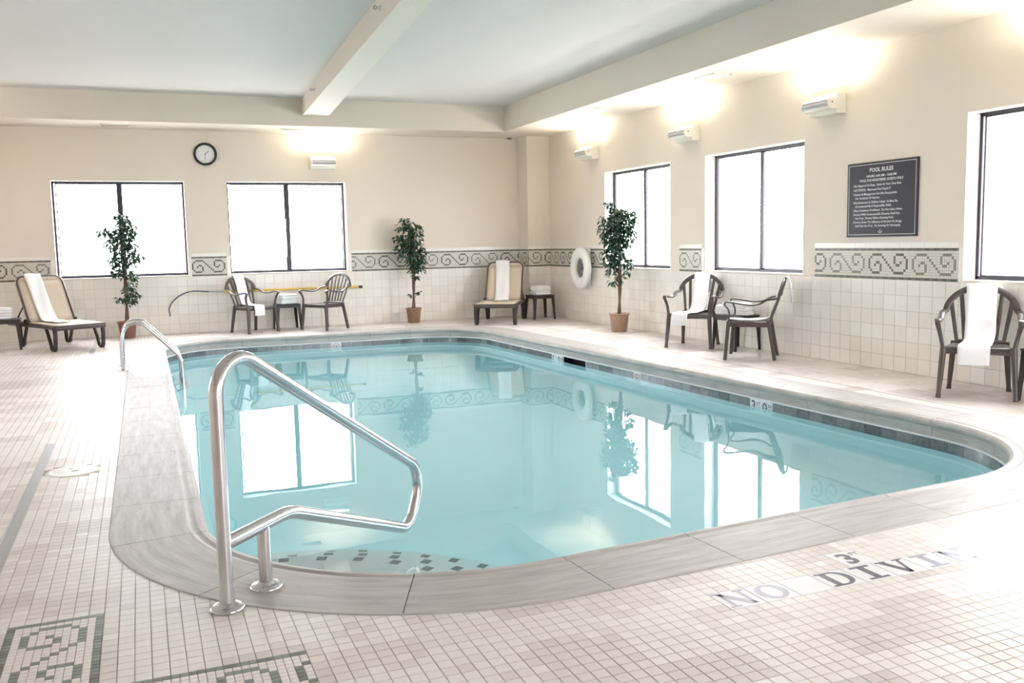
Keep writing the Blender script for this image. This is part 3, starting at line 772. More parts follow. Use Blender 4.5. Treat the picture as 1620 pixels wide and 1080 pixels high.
# local: x along the rail (towards the pool), z up; straight runs with rounded corners
def fillet(pts, rad, k=8):
    pts = [Vector(p) for p in pts]; out = [pts[0]]
    for i in range(1, len(pts)-1):
        r = rad[i-1]; a = (pts[i-1]-pts[i]); c = (pts[i+1]-pts[i]); ua, uc = a.normalized(), c.normalized(); ang = ua.angle(uc); t = r/math.tan(ang/2)
        s, e = pts[i]+ua*t, pts[i]+uc*t
        ctr = pts[i]+(ua+uc).normalized()*(r/math.sin(ang/2)); v0 = s-ctr; v1 = e-ctr; tot = v0.angle(v1); ax = v0.cross(v1).normalized()
        for j in range(k+1): out.append(ctr+Matrix.Rotation(tot*j/k, 3, ax) @ v0)
    out.append(pts[-1]); return out
run = fillet([(0, 0, .01), (0, 0, 1.035), (1.55, 0, .165), (1.392, 0, -.112), (.40, 0, .266), (0.0, 0, .252)], [.135, .15, .10, .3], 12)
MB().tube(run, .0275, 20).build('rail_tube', M_steel, rail)
MB().tube([(.232, 0, .01), (.232, 0, .262)], .0265, 20).build('support_post', M_steel, rail)
MB().lathe(flange(.066, .025)[::-1], 32).build('base_flange', M_steel, rail)
MB().lathe(flange(.066, .025)[::-1], 32, M=T(.232, 0, 0)).build('base_flange', M_steel, rail)

lad = empty('pool_ladder', (-7.155, -4.19, 0), 0, 'steel pool ladder with twin curved rails at the left edge of the pool', 'ladder')
lp = [(-.0, 0, .005), (.0, 0, .21), (.01, 0, .36), (.035, 0, .455), (.085, 0, .51), (.145, 0, .528), (.21, 0, .52), (.27, 0, .485), (.57, 0, .17), (.612, 0, .10), (.628, 0, .03), (.632, 0, -.2), (.62, 0, -.55), (.54, 0, -.72), (.52, 0, -.73)]
for dy in (-.24, .24):
    MB().tube([v+Vector((0, dy, 0)) for v in smooth_path(lp, 5)], .0225, 14).build('side_rail', M_steel, lad)
    MB().lathe(flange(.055, .023, .008)[::-1], 24, M=T(0, dy, -.002)).build('base_flange', M_steel, lad)
for z in (-.28, -.52): MB().box(.60, .69, -.24, .24, z-.015, z+.015).build('ladder_step', M_white, lad, bevel=.006)
# bumpers/anchor collar where rails meet the pool wall

# ------------------------------------------------------------------ chairs
def make_chair():
    r = empty('armchair', (0, 0, 0))
    LEAN = .34
    def by(z): return .20+(z-.41)*LEAN if z > .41 else .20
    # seat
    mb = MB(); nx, ny = 9, 8; vs = []
    for j in range(ny):
        t = j/(ny-1); y = -.235+.435*t; hw = .245-.045*t
        for i in range(nx):
            u = -1+2*i/(nx-1); z = .428-.016*(1-u*u)*math.sin(PI*min(1, t*1.15+.05))-.012*t-(.012 if j == 0 else 0)
            vs.append((u*hw, y, z))
    n0 = len(vs); vs += [(x, y, z-.014) for x, y, z in vs]; fs = []
    for j in range(ny-1):
        for i in range(nx-1):
            a = j*nx+i; fs.append((a, a+1, a+nx+1, a+nx)); fs.append((n0+a, n0+a+nx, n0+a+nx+1, n0+a+1))
    rim = [i for i in range(nx)]+[j*nx+nx-1 for j in range(1, ny)]+[(ny-1)*nx+i for i in range(nx-2, -1, -1)]+[j*nx for j in range(ny-2, 0, -1)]
    for k in range(len(rim)): a, b = rim[k], rim[(k+1) % len(rim)]; fs.append((a, n0+a, n0+b, b))
    mb.add(vs, fs, 0, True); mb.build('seat', M_resin, r, weld=True)
    ap = MB()     # apron under the seat
    ap.strip([(-.235, -.232, .395), (.235, -.232, .395)], (0, 0, 1), .055, .014)
    ap.strip([(-.193, .198, .39), (.193, .198, .39)], (0, 0, 1), .05, .014)
    for s in (-1, 1): ap.strip([(s*.238, -.232, .395), (s*.195, .198, .39)], (0, 0, 1), .055, .014)
    ap.build('seat_apron', M_resin, r)
    # one sweeping band: arms flow into the arch
    half = [(.262, -.232, .425), (.277, -.215, .50), (.293, -.232, .575), (.300, -.262, .612), (.302, -.262, .636), (.303, -.235, .648), (.306, -.16, .640), (.308, -.06, .622), (.307, .04, .615), (.303, .12, .632), (.295, .19, .672)]
    wv = [(1, 0, 0)]*11; wd = [.034, .034, .038, .042, .046, .052, .056, .054, .050, .048, .050]
    zc = .655; arc = []
    for k in range(0, 9):
        a = math.radians(8+82*k/8); x = .278*math.cos(a); z = zc+.232*math.sin(a)
        arc.append(((x, by(z)-.0, z), (math.cos(a), LEAN*math.sin(a), math.sin(a))))
    for s in (1, -1):
        mb = MB(); pts = half+[p for p, _ in arc]; w_ = wv+[q for _, q in arc]
        w_[9] = (1, 0, .1); w_[10] = (1, .1, .35); wid = wd+[.052]*9
        pts = [(s*x, y, z) for x, y, z in pts]; w_ = [(s*x, y, z) for x, y, z in w_]
        P_ = smooth_path(pts, 3); W_ = [Vector(v) for v in w_]; Wn = smooth_path(W_, 3); wn = [wid[min(len(wid)-1, int(i/3))] for i in range(len(P_))]
        mb.strip(P_[:33], Wn[:33], wn[:33], .017); mb.build('armrest', M_resin, r)
        if s == 1: keepP, keepW, keepN = P_, Wn, wn
    L = [Vector((-p.x, p.y, p.z)) for p in keepP[30:]]; LW = [Vector((-p.x, p.y, p.z)) for p in keepW[30:]]
    full = L[:-1]+[q for q in keepP[30:]][::-1]; fw = LW[:-1]+keepW[30:][::-1]
    MB().strip(full, fw, .052, .018).build('back_arch', M_resin, r)
    # slats
    for i in range(7):
        u = (i-3)/3; xb = u*.175; xt = u*.235
        zt = zc+.232*math.sqrt(max(0, 1-(xt/.278)**2))-.012
        pts = [(xb+(xt-xb)*t, by(.40+(zt-.40)*t)+.004*math.sin(PI*t), .40+(zt-.40)*t) for t in (0, .25, .5, .75, 1)]
        MB().strip(pts, (1, 0, 0), [.030, .032, .034, .036, .036], .011).build('back_slat', M_resin, r)
    MB().strip([(-.19, .203, .425), (.19, .203, .425)], (0, LEAN, 1), .04, .014).build('back_rail', M_resin, r)
    for s in (-1, 1):
        for (a, b_, w0, w1) in (((s*.255, -.228, .43), (s*.283, -.262, .0), .050, .034), ((s*.200, .195, .43), (s*.232, .268, .0), .048, .034)):
            pts = [Vector(a).lerp(Vector(b_), t) for t in (0, .3, .6, .9, .955, 1)]
            mb = MB(); wd2 = [w0, w0*.92+w1*.08, w0*.6+w1*.4, w1, w1+.006, w1+.008]
            mb.strip(pts, (1, 0, 0), wd2, .036); mb.build('leg', M_resin, r)
    return r
def towel_mb(path, wid, th=.012, xo=None):
    """towel draped along a yz path; xo gives sideways shifts"""
    pts = [(xo[i] if xo else 0, y, z) for i, (y, z) in enumerate(path)]
    P_ = smooth_path(pts, 4); mb = MB(); n = len(P_); nx = 9; vs = []
    for i, p in enumerate(P_):
        t = (P_[min(n-1, i+1)]-P_[max(0, i-1)]).normalized(); side = Vector((1, 0, 0)); nn = side.cross(t).normalized()
        for k in range(nx):
            u = -1+2*k/(nx-1); rip = .0035*math.sin(u*4+i*.35)+.0025*math.sin(i*.9+u*2)
            wob = 1+.02*math.sin(i*.5)
            vs.append(p+side*u*wid/2*wob+nn*(th/2+rip)); 
        for k in range(nx):
            u = -1+2*k/(nx-1); rip = .0035*math.sin(u*4+i*.35)+.0025*math.sin(i*.9+u*2); wob = 1+.02*math.sin(i*.5)
            vs.append(p+side*u*wid/2*wob+nn*(-th/2+rip))
    fs = []; q = nx*2
    for i in range(n-1):
        for k in range(nx-1):
            a = i*q+k; fs.append((a, a+1, a+q+1, a+q)); b = a+nx; fs.append((b, b+q, b+q+1, b+1))
        a = i*q; fs.append((a, a+q, a+q+nx, a+nx)); a = i*q+nx-1; fs.append((a, a+nx, a+q+nx, a+q))
    fs.append(tuple(range(nx))+tuple(range(2*nx-1, nx-1, -1))); e = (n-1)*q; fs.append(tuple(range(e+nx, e+2*nx))+tuple(range(e+nx-1, e-1, -1)))
    mb.add(vs, fs, 0, True); return mb
def place(root, x, y, ang, label, cat, group, z=0):
    root.location = (x, y, z); root.rotation_euler = (0, 0, ang); tag(root, label, cat, group); return root
def face(dx, dy): return math.atan2(dy, dx)+PI/2      # local -Y points along (dx, dy)
chairs = [(-5.27, -.50, face(.50, -.866), 'brown resin armchair under the left back window, white towel draped over it'),
          (-4.14, -.64, face(-.83, -.56), 'bare brown resin armchair with no towel under the back window'),
          (-.47, -5.81, face(-.77, -.64), 'brown resin armchair with towel, left of the pair under the right wall window'),
          (-.54, -7.07, face(-.74, .67), 'brown resin armchair seen side on, towel hanging behind its back'),
          (-.455, -10.02, face(-.775, -.63), 'large brown resin armchair with towel below the rules sign, nearest the camera')]
proto = make_chair(); CH = []
for i, (x, y, a, lab) in enumerate(chairs):
    o = proto if i == 0 else copy_tree(proto)
    CH.append(place(o, x, y, a, lab, 'chair', 'brown resin armchairs around the pool'))
def bk(z): return .20+(z-.41)*.34-.022
over = [(.412, .66), (.412, .80), (.400, .892), (.378, .912), (.348, .892), (bk(.80), .80), (bk(.66), .66), (bk(.52), .52), (.19, .455), (.12, .437), (0, .430), (-.13, .436), (-.215, .440), (-.262, .425), (-.275, .36), (-.272, .285)]
tw = [(0, .18, [.0]*7+[.01, .02, .03, .0, -.03, -.05, -.07, -.075, -.08], 'white towel over the back chair, its end hanging off the front of the seat'),
      (2, .20, [0]*8+[-.02, -.03, -.05, -.08, -.10, -.11, -.115, -.115], 'long white towel over the left chair of the pair by the right wall'),
      (3, .17, [0]*16, 'white towel slung over the side-on chair, hanging behind its backrest'),
      (4, .235, [.0]*8+[-.005, -.01, -.02, -.02, -.03, -.03, -.03, -.03], 'wide white towel over the chair nearest the camera')]
for ci, wd, xo, lab in tw:
    pth = over
    if ci == 3: pth = [(.435, .62), (.428, .70), (.415, .80), (.398, .890), (.378, .910), (.350, .892)]+over[5:]
    o = towel_mb(pth, wd, .012, xo if len(xo) == len(pth) else [0]*len(pth)).build('draped_towel', M_towel)
    o.location = CH[ci].location; o.rotation_euler = CH[ci].rotation_euler; tag(o, lab, 'towel', 'towels draped over the furniture')

# ------------------------------------------------------------------ side tables
def make_table():
    r = empty('side_table', (0, 0, 0)); s_ = .20
    mb = MB(); mb.box(-s_, s_, -s_, s_, .405, .425); mb.build('table_top', M_resind, r, bevel=.012, segs=3)
    ap = MB()
    for a in range(4): ap.box(-s_+.012, s_-.012, -s_+.008, -s_+.022, .365, .408, M=RZ(a*PI/2))
    ap.build('apron', M_resind, r)
    for sx in (-1, 1):
        for sy in (-1, 1):
            mb = MB(); vs = []
            for z, d, wd in ((.41, .165, .052), (.2, .178, .042), (0, .19, .032)):
                cx, cy = sx*d, sy*d; ex, ey = sx*wd/2, sy*wd/2
                vs += [(cx+ex, cy+ey, z), (cx-ex, cy+ey, z), (cx-ex, cy+ey*.45, z), (cx+ex*.45, cy+ey*.45, z), (cx+ex*.45, cy-ey, z), (cx+ex, cy-ey, z)]
            fs = []
            for i in range(2):
                for k in range(6): a = i*6+k; b = i*6+(k+1) % 6; fs.append((a, b, b+6, a+6))
            fs += [(5, 4, 3, 2, 1, 0), (12, 13, 14, 15, 16, 17)]
            mb.add(vs, fs); mb.build('leg', M_resind, r, weld=True)
    return r
tabs = [(-8.71, -1.06, .05, 'dark resin side table at the left edge with folded towels, beside the left lounger'),
        (-4.71, -.30, .02, 'dark resin side table between the two chairs under the back window'),
        (-.42, -.90, .0, 'dark resin side table in the corner between lounger and right wall'),
        (-.235, -6.36, .1, 'dark resin side table with towels between the paired chairs on the right wall'),
        (-.205, -10.56, .0, 'dark resin side table cut off by the right edge beside the nearest chair')]
proto = make_table()
for i, (x, y, a, lab) in enumerate(tabs):
    o = proto if i == 0 else copy_tree(proto); place(o, x, y, a, lab, 'table', 'dark resin side tables')
# folded towels
def folded(w_, d_, h_):
    """folded terry towel: rounded fold towards local -y... two layers with a crease, soft ends"""
    mb = MB(); prof = []; R_ = h_/2; n = 8
    for k in range(n+1): a = -PI/2+PI*k/n; prof.append((d_/2-R_+R_*math.cos(a), R_+R_*math.sin(a)))
    q = h_/4
    for c in (3*q, q):
        for k in range(n+1): a = PI/2+PI*k/n; prof.append((-d_/2+q+q*math.cos(a)*1.0, c+q*math.sin(a)*.96))
    m_ = len(prof); vs = []; cols = 11
    for c in range(cols):
        u = -1+2*c/(cols-1); k = (1-abs(u)**9)**.5 if abs(u) < 1 else .0; sq = .80+.20*k; dz = .02*h_*math.sin(c*1.3)
        for y, z in prof: vs.append((u*w_/2, y*(.97+.03*k)+.002*math.sin(c*1.7), R_+(z-R_)*sq+(dz if z > R_ else 0)-(1-sq)*R_*.2))
    fs = []
    for c in range(cols-1):
        for k in range(m_): a = c*m_+k; b = c*m_+(k+1) % m_; fs.append((a, a+m_, b+m_, b))
    mb.add(vs, fs, 0, True)
    mb.add(vs[:m_], [tuple(range(m_))], 0, False); mb.add(vs[-m_:], [tuple(reversed(range(m_)))], 0, False)
    o = mb.build('folded_towel', M_towel); me = o.data
    bm = bmesh.new(); bm.from_mesh(me); bmesh.ops.recalc_face_normals(bm, faces=bm.faces); bm.to_mesh(me); bm.free(); bpy.data.objects.remove(o); return me
FT = folded(.27, .26, .082)
pos_lab = ['lower', 'upper']
stacks = [(-8.76, -1.05, .425, .15, 1.0, 'on the side table at the left edge'), (-4.72, -.34, .425, .3, 1.0, 'on the table between the two back chairs'),
          (-.43, -.93, .425, .05, .98, 'on the corner table beside the lounger')]
for x, y, z, a, sc_, where in stacks:
    for k in range(2):
        o = bpy.data.objects.new('folded_towel', FT); link(o); o.location = (x+.004*k, y-.003*k, z+k*.081*sc_); o.rotation_euler = (0, 0, a+PI/2*0+.04*k); o.scale = (sc_, sc_, sc_)
        tag(o, '%s of two folded towels %s' % (pos_lab[k], where), 'towel', 'folded towels on the side tables')
FT2 = folded(.30, .19, .052)
for k in range(3):
    o = bpy.data.objects.new('folded_towel', FT2); link(o); o.location = (-.24-.006*k, -6.42+.01*k, .425+k*.051); o.rotation_euler = (0, 0, -1.2+.06*k)
    tag(o, '%s of three folded towels between the paired chairs' % ('bottom', 'middle', 'top')[k], 'towel', 'folded towels on the side tables')
FT3 = folded(.16, .13, .06)
for k in range(2):
    o = bpy.data.objects.new('folded_towel', FT3); link(o); o.location = (-.345, -6.23, .425+k*.059); o.rotation_euler = (0, 0, .6+.1*k)
    tag(o, '%s small rolled white towel at the front of the table between the paired chairs' % ('lower', 'upper')[k], 'towel', 'folded towels on the side tables')

# ------------------------------------------------------------------ loungers
def make_lounger():
    r = empty('sun_lounger', (0, 0, 0))       # foot end at local y=0, head at +y
    W = .325; L = 1.78; ZH = .325; HY = .98   # hinge
    mb = MB()
    for s in (-1, 1): mb.strip([(s*W, .0, ZH), (s*W, .5, ZH+.004), (s*W, HY, ZH), (s*W, L, ZH-.01)], (0, 0, 1), .062, .034)
    mb.strip([(-W, .0, ZH-.004), (-W*.6, -.02, ZH-.002), (0, -.025, ZH), (W*.6, -.02, ZH-.002), (W, .0, ZH-.004)], (0, 0, 1), .066, .034)
    for y in (.62, 1.1, L): mb.strip([(-W, y, ZH-.012), (W, y, ZH-.012)], (0, 1, 0), .05, .028)
    mb.build('frame', M_resin, r)
    # legs: closed loops, pairs front and rear
    for y0, yd in ((.06, 1), (1.36, -1)):
        for s in (-1, 1):
            x = s*(W-.004)
            mb = MB(); yy = lambda q: y0+yd*q
            mb.strip([(x, yy(0), ZH), (x, yy(-.01), .2), (x, yy(.01), .05), (x, yy(.035), .012), (x, yy(.10), .004+.008), (x, yy(.135), .03), (x, yy(.19), .14), (x, yy(.30), ZH-.01)], (1, 0, 0), [.06, .055, .052, .052, .052, .05, .045, .045], .02)
            mb.strip([(x, yy(.012), .30), (x, yy(.004), .17), (x, yy(.03), .03)], (0, 1, 0), [.06, .045, .05], .022)
            mb.build('leg', M_resind, r)
    # sling seat
    def sling(p0, p1, n, sag, hw):
        vs = []; nx = 7
        for j in range(n):
            t = j/(n-1)
            for i in range(nx):
                u = -1+2*i/(nx-1); p = Vector(p0).lerp(Vector(p1), t); d = Vector(p1)-Vector(p0); nn = Vector((0, -d.z, d.y)).normalized()
                vs.append(p+Vector((u*hw, 0, 0))-nn*sag*(1-u*u)*math.sin(PI*min(1, .1+.8*t)))
        fs = []
        for j in range(n-1):
            for i in range(nx-1): a = j*nx+i; fs.append((a, a+1, a+nx+1, a+nx))
        n0 = len(vs); d = Vector(p1)-Vector(p0); nn = Vector((0, -d.z, d.y)).normalized()
        vs += [v-nn*.004 for v in vs]; fs += [tuple(reversed([q+n0 for q in f])) for f in fs]
        rim = [i for i in range(nx)]+[j*nx+nx-1 for j in range(1, n)]+[(n-1)*nx+i for i in range(nx-2, -1, -1)]+[j*nx for j in range(n-2, 0, -1)]
        for k in range(len(rim)): a, b = rim[k], rim[(k+1) % len(rim)]; fs.append((a, n0+a, n0+b, b))
        mb = MB(); mb.add(vs, fs, 0, True); return mb
    sling((0, .01, ZH+.034), (0, HY+.01, ZH+.034), 9, .012, W+.005).build('seat_sling', M_sling, r)
    ang = math.radians(57); bl = .76; by0, bz0 = HY+.02, ZH+.03
    def bp_(t, off=0): return (by0+math.cos(ang)*bl*t-math.sin(ang)*off, bz0+math.sin(ang)*bl*t+math.cos(ang)*off)
    # back frame: side stiles, rounded top
    pts = []
    for x, t in ((-W+.01, 0), (-W+.01, .55), (-W+.01, .86), (-W+.03, .94), (-W+.085, .995), (-W*.4, 1.0), (0, 1.0), (W*.4, 1.0), (W-.085, .995), (W-.03, .94), (W-.01, .86), (W-.01, .55), (W-.01, 0)):
        y, z = bp_(t); pts.append((x, y, z))
    mb = MB(); nrm = Vector((0, -math.sin(ang), math.cos(ang)))
    mb.strip(pts, nrm, .045, .024); mb.build('back_frame', M_resin, r)
    y1, z1 = bp_(0.0, .012); y2, z2 = bp_(.93, .014)
    s_ = sling((0, y1, z1), (0, y2, z2), 9, .012, W+.004)
    y3, z3 = bp_(.985, .016)
    s2 = []; nx = 7
    for hw, (yy, zz) in ((W+.004, bp_(.925, .014)), (W-.075, bp_(.985, .016))):
        for i in range(nx): u = -1+2*i/(nx-1); s2.append((u*hw, yy, zz))
    s_.add(s2, [(i, i+1, i+nx+1, i+nx) for i in range(nx-1)], 0, True); s_.build('back_sling', M_sling, r)
    # support struts behind the back and arm pivots
    for s in (-1, 1):
        y, z = bp_(.45); MB().tube([(s*(W-.04), y, z-.02), (s*(W-.04), 1.62, ZH)], .011, 8).build('support_strut', M_resind, r)
        MB().box(s*W-.02, s*W+.02, HY-.02, HY+.14, ZH+.01, ZH+.075).build('hinge_block', M_resind, r, bevel=.01)
    return r
def lface(dx, dy): return math.atan2(dy, dx)-PI/2     # local +Y along (dx, dy)
lounge = [((-7.71, -1.79), lface(-.42, .907), 'tan sling lounger at the far left with a towel, below the left window'),
          ((-1.59, -1.70), lface(.5, .866), 'tan sling lounger facing the pool in the back right corner, towel down its back')]
proto = make_lounger(); LO = []
for i, ((x, y), a, lab) in enumerate(lounge):
    o = proto if i == 0 else copy_tree(proto); LO.append(place(o, x, y, a, lab, 'sun lounger', 'tan sling loungers with resin frames'))
A_ = math.radians(57)
def lb(t, off): return (1.0+math.cos(A_)*.76*t-math.sin(A_)*off, .355+math.sin(A_)*.76*t+math.cos(A_)*off)
for i, (x_, wd, end, lab) in enumerate(((-.07, .22, .36, 'white towel laid down the backrest of the far left lounger'), (-.03, .24, .12, 'white towel laid down the backrest of the corner lounger'))):
    pth = [lb(.62, -.045), lb(.85, -.04), lb(1.0, -.032), lb(1.055, .0), lb(1.0, .038), lb(.8, .036), lb(.5, .026), lb(.22, .026), (1.0-.05, .395), (1.0-.12, .374), (1.0-.12-end*.5, .369), (1.0-.12-end, .370)]
    xo = [x_-.02]*5+[x_-.01, x_, x_+.012, x_+.015, x_+.02, x_+.03, x_+.035]
    o = towel_mb(pth, wd, .010, xo).build('draped_towel', M_towel); o.location = LO[i].location; o.rotation_euler = LO[i].rotation_euler
    tag(o, lab, 'towel', 'towels draped over the furniture')

# ------------------------------------------------------------------ potted trees
def leaf_shape(l, w_):
    return [(0, 0, 0), (w_*.38, l*.22, .004), (w_*.5, l*.45, .002), (w_*.3, l*.75, -.004), (0, l, -.012), (-w_*.3, l*.75, -.004), (-w_*.5, l*.45, .002), (-w_*.38, l*.22, .004), (0, l*.45, -.006)]
LF = [(0, 1, 8), (1, 2, 8), (2, 3, 8), (3, 4, 8), (4, 5, 8), (5, 6, 8), (6, 7, 8), (7, 0, 8)]
def tree(x, y, blobs, trunk, potr, poth, potm, label, seed, dens=1.0, smooth_pot=False):
    rg = random.Random(seed); r = empty('potted_tree', (x, y, 0), 0, label, 'plant', 'potted artificial trees')
    rx = Vector((math.cos(YAW), math.sin(YAW), 0))
    # pot
    mb = MB(); prof = [(0, .004), (potr*.78, .004)]; rows = 15
    for k in range(rows):
        z0 = .004+(poth-.004)*k/rows; z1 = .004+(poth-.004)*(k+1)/rows; rr = potr*(.78+.22*(k+.5)/rows)
        if smooth_pot: prof += [(rr, z0)]
        else: prof += [(rr-.004, z0), (rr+.003, (z0+z1)/2), (rr-.004, z1)]
    prof += [(potr+.012, poth-.01), (potr+.014, poth+.008), (potr+.002, poth+.012), (potr-.012, poth+.004), (potr-.014, poth-.035)]
    mb.lathe(prof, 32); mb.build('basket_pot', potm, r)
    MB().lathe([(potr-.012, poth-.035), (potr*.5, poth-.022), (.001, poth-.018)], 24).build('moss', M_soil, r)
    # trunks: two twisted stems
    top = trunk
    for q in range(2):
        pts = []
        for k in range(13):
            t = k/12; a = t*7+q*PI; rr = .016*(1-t*.3)
            sw = trunk_sway(t)
            pts.append(rx*(sw+math.cos(a)*rr)+Vector((0, math.sin(a)*rr, poth-.04+(top-poth+.04)*t)))
        MB().tube(pts, [.019-.010*k/12 for k in range(13)], 8).build('trunk', M_bark, r)
    bt = MB()
    lf = MB()
    for bx, bz, br in blobs:
        c = rx*bx+Vector((0, 0, bz)); tz = min(top, max(poth+.15, bz-.12)); t = (tz-poth)/(top-poth)
        base = rx*trunk_sway(min(1, t))+Vector((0, 0, tz)); mid = base.lerp(c, .5)+Vector((0, 0, .02))
        bt.tube([base, mid, c], [.006, .004, .002], 5, caps=False)
        nl = int(330*dens*(br/.16)**2)
        for _ in range(nl):
            while True:
                v = Vector((rg.uniform(-1, 1), rg.uniform(-1, 1), rg.uniform(-1, 1)))
                if v.length < 1: break
            p = c+Vector((v.x*br, v.y*br*.9, v.z*br*.85)); l = rg.uniform(.055, .092); wd = l*rg.uniform(.42, .56)
            az = math.atan2(v.y, v.x)+rg.uniform(-.9, .9); M = T(*p) @ RZ(az-PI/2) @ RX(rg.uniform(-1.25, .15)) @ RY(rg.uniform(-.6, .6))
            lf.add(leaf_shape(l, wd), LF, rg.choices((0, 1, 2), (5, 4, 2))[0], False, M)
    bt.build('branches', M_bark, r); o = lf.build('foliage', M_leaf, r, kind='stuff'); return r
def trunk_sway(t): return .02*math.sin(t*3.2)-.012*t
B1 = [(-.05, 1.88, .06), (.04, 1.83, .09), (.10, 1.80, .07), (.0, 1.72, .12), (.11, 1.68, .11), (-.17, 1.66, .08), (-.30, 1.63, .07), (-.08, 1.56, .12), (.07, 1.55, .13), (.17, 1.60, .08), (-.16, 1.47, .11), (.02, 1.42, .12), (.15, 1.38, .09), (-.05, 1.30, .12), (.21, 1.24, .09), (.10, 1.27, .11), (-.15, 1.18, .10), (-.02, 1.14, .11), (.13, 1.16, .09), (-.10, 1.02, .09), (.04, 1.00, .10), (.13, .93, .06), (.09, .82, .07), (.06, .72, .09), (.13, .66, .07), (-.06, .60, .07), (.05, .58, .08), (-.15, 1.05, .05)]
tree(-7.14, -.33, [(a, b, c) for a, b, c in B1], 1.62, .135, .25, mat('terracotta_wicker', (.30, .14, .10, 1), .6, var=(50, (.20, .09, .06, 1), .35, .7)), 'leafy artificial tree in a reddish pot before the left window', 3, .42)
B2 = [(-.11, 1.76, .07), (-.17, 1.64, .08), (-.04, 1.66, .12), (.08, 1.60, .11), (.13, 1.66, .05), (-.22, 1.46, .08), (-.08, 1.50, .12), (.04, 1.46, .14), (-.15, 1.34, .10), (-.04, 1.33, .13), (.07, 1.28, .12), (-.20, 1.24, .08), (-.08, 1.19, .12), (.06, 1.16, .13), (.18, 1.22, .08), (.18, 1.08, .07), (.0, 1.05, .11), (.10, 1.02, .11), (.14, .92, .08), (.02, .93, .09), (.04, .80, .06), (.06, .77, .05), (.10, .52, .04), (-.05, .50, .03)]
tree(-2.57, -.36, B2, 1.55, .13, .25, M_wick, 'dark green artificial tree in a brown wicker pot on the bare back wall', 5, .36)
B3 = [(-.14, 1.90, .05), (-.09, 1.82, .06), (-.03, 1.75, .10), (.09, 1.74, .10), (.18, 1.70, .10), (-.18, 1.63, .11), (-.04, 1.60, .14), (.10, 1.58, .12), (.20, 1.60, .06), (-.21, 1.50, .08), (-.10, 1.47, .13), (.04, 1.46, .13), (.16, 1.44, .10), (-.22, 1.36, .07), (-.12, 1.32, .11), (.0, 1.30, .12), (.14, 1.32, .09), (-.12, 1.18, .11), (-.02, 1.16, .10), (-.14, 1.05, .10), (-.05, 1.02, .10), (.06, 1.10, .07), (-.10, .90, .08), (.14, .98, .06), (.17, 1.04, .05), (.02, .80, .06), (-.10, .74, .05), (.10, .88, .05)]
tree(-.36, -3.66, B3, 1.6, .145, .265, M_wick2, 'tall artificial tree in a pale wicker pot before the right wall window', 9, .55)

# ------------------------------------------------------------------ wall lights
def make_light():
    r = empty('wall_light', (0, 0, 0))       # local: x along wall, -y out of the wall, origin at wall, bottom centre
    MB().box(-.205, .205, -.125, 0, 0, .205).build('mounting_box', M_white, r, bevel=.005)
    # half-round head in front, open at the top
    mb = MB(); n = 10; vs = []
    prof = [(-.125, .05)]+[(-.185-.052*math.sin(math.radians(q)), .105-.058*math.cos(math.radians(q))) for q in range(0, 121, 15)]
    prof2 = prof+[(y+.006, z) for y, z in prof[::-1]]
    m_ = len(prof2)
    for x in (-.2, .2):
        for y, z in prof2: vs.append((x, y, z))
    fs = [(k, (k+1) % m_, (k+1) % m_+m_, k+m_) for k in range(m_)]+[tuple(range(m_))[::-1], tuple(range(m_, 2*m_))]
    mb.add(vs, fs, 0, False); mb.build('reflector', M_white, r, weld=True)
    for x in (-.2, .2):
        mb = MB(); e = [(-.125, .045), (-.125, .165)]+[(-.185-.058*math.sin(math.radians(q)), .105-.064*math.cos(math.radians(q))) for q in range(150, -1, -15)]
        k = len(e); s = .006
        mb.add([(x-s, y, z) for y, z in e]+[(x+s, y, z) for y, z in e], [tuple(range(k)), tuple(reversed(range(k, 2*k)))]+[(i, i+k, (i+1) % k+k, (i+1) % k) for i in range(k)])
        mb.build('end_cap', M_white, r, weld=True)
        MB().lathe([(.001, .002), (.010, .002), (.010, 0)], 12, M=T(x+(-.007 if x < 0 else .007), -.185, .11) @ RY(-PI/2 if x < 0 else PI/2)).build('pivot_screw', M_grey, r)
    for q in (62, 88, 112):
        a = math.radians(q); y = -.185-.060*math.sin(a); z = .105-.066*math.cos(a)
        mb = MB(); mb.strip([(-.19, y, z), (.19, y, z)], (0, -math.cos(a), -math.sin(a)) if False else (0, .3, 1), .020, .006); mb.build('louvre', M_alu, r)
    MB().tube([(-.185, -.17, .125), (.185, -.17, .125)], .014, 10).build('lamp_tube', M_tube, r)
    return r
L_ = [(-3.985, 0, 2.63, 0, 'white linear wall light on the back wall right of the clock'),
      (0, -2.17, 2.655, PI/2, 'farthest white wall light on the right wall, near the corner'),
      (0, -5.02, 2.635, PI/2, 'second white wall light from the corner, above between two right windows'),
      (0, -7.70, 2.622, PI/2, 'white wall light nearest the rules sign on the right wall'),
      (0, -10.45, 2.63, PI/2, 'white wall light on the right wall beyond the right edge'),
      (0, -13.2, 2.63, PI/2, 'unseen white wall light added on the right wall beside the camera'),  # continues the row out of view, added for its light
      (XL, -2.1, 2.63, -PI/2, 'white wall light on the left wall near the back')]
proto = make_light()
for i, (x, y, z, a, lab) in enumerate(L_):
    o = proto if i == 0 else copy_tree(proto)
    place(o, x, y, a if a != PI/2 else -PI/2, lab, 'wall light', 'white wall lights around the room', z)
    if x == XL: o.rotation_euler = (0, 0, PI/2)
    if x == 0: o.rotation_euler = (0, 0, -PI/2)
    l = bpy.data.lights.new('lamp', 'AREA'); l.shape = 'RECTANGLE'; l.size = .36; l.size_y = .06; l.energy = LAMP; l.color = (1, .92, .79); l.spread = math.radians(170)
    lo = bpy.data.objects.new('lamp', l); COL.objects.link(lo); lo.parent = o; lo.location = (0, -.165, .155); lo.rotation_euler = (PI, 0, 0)

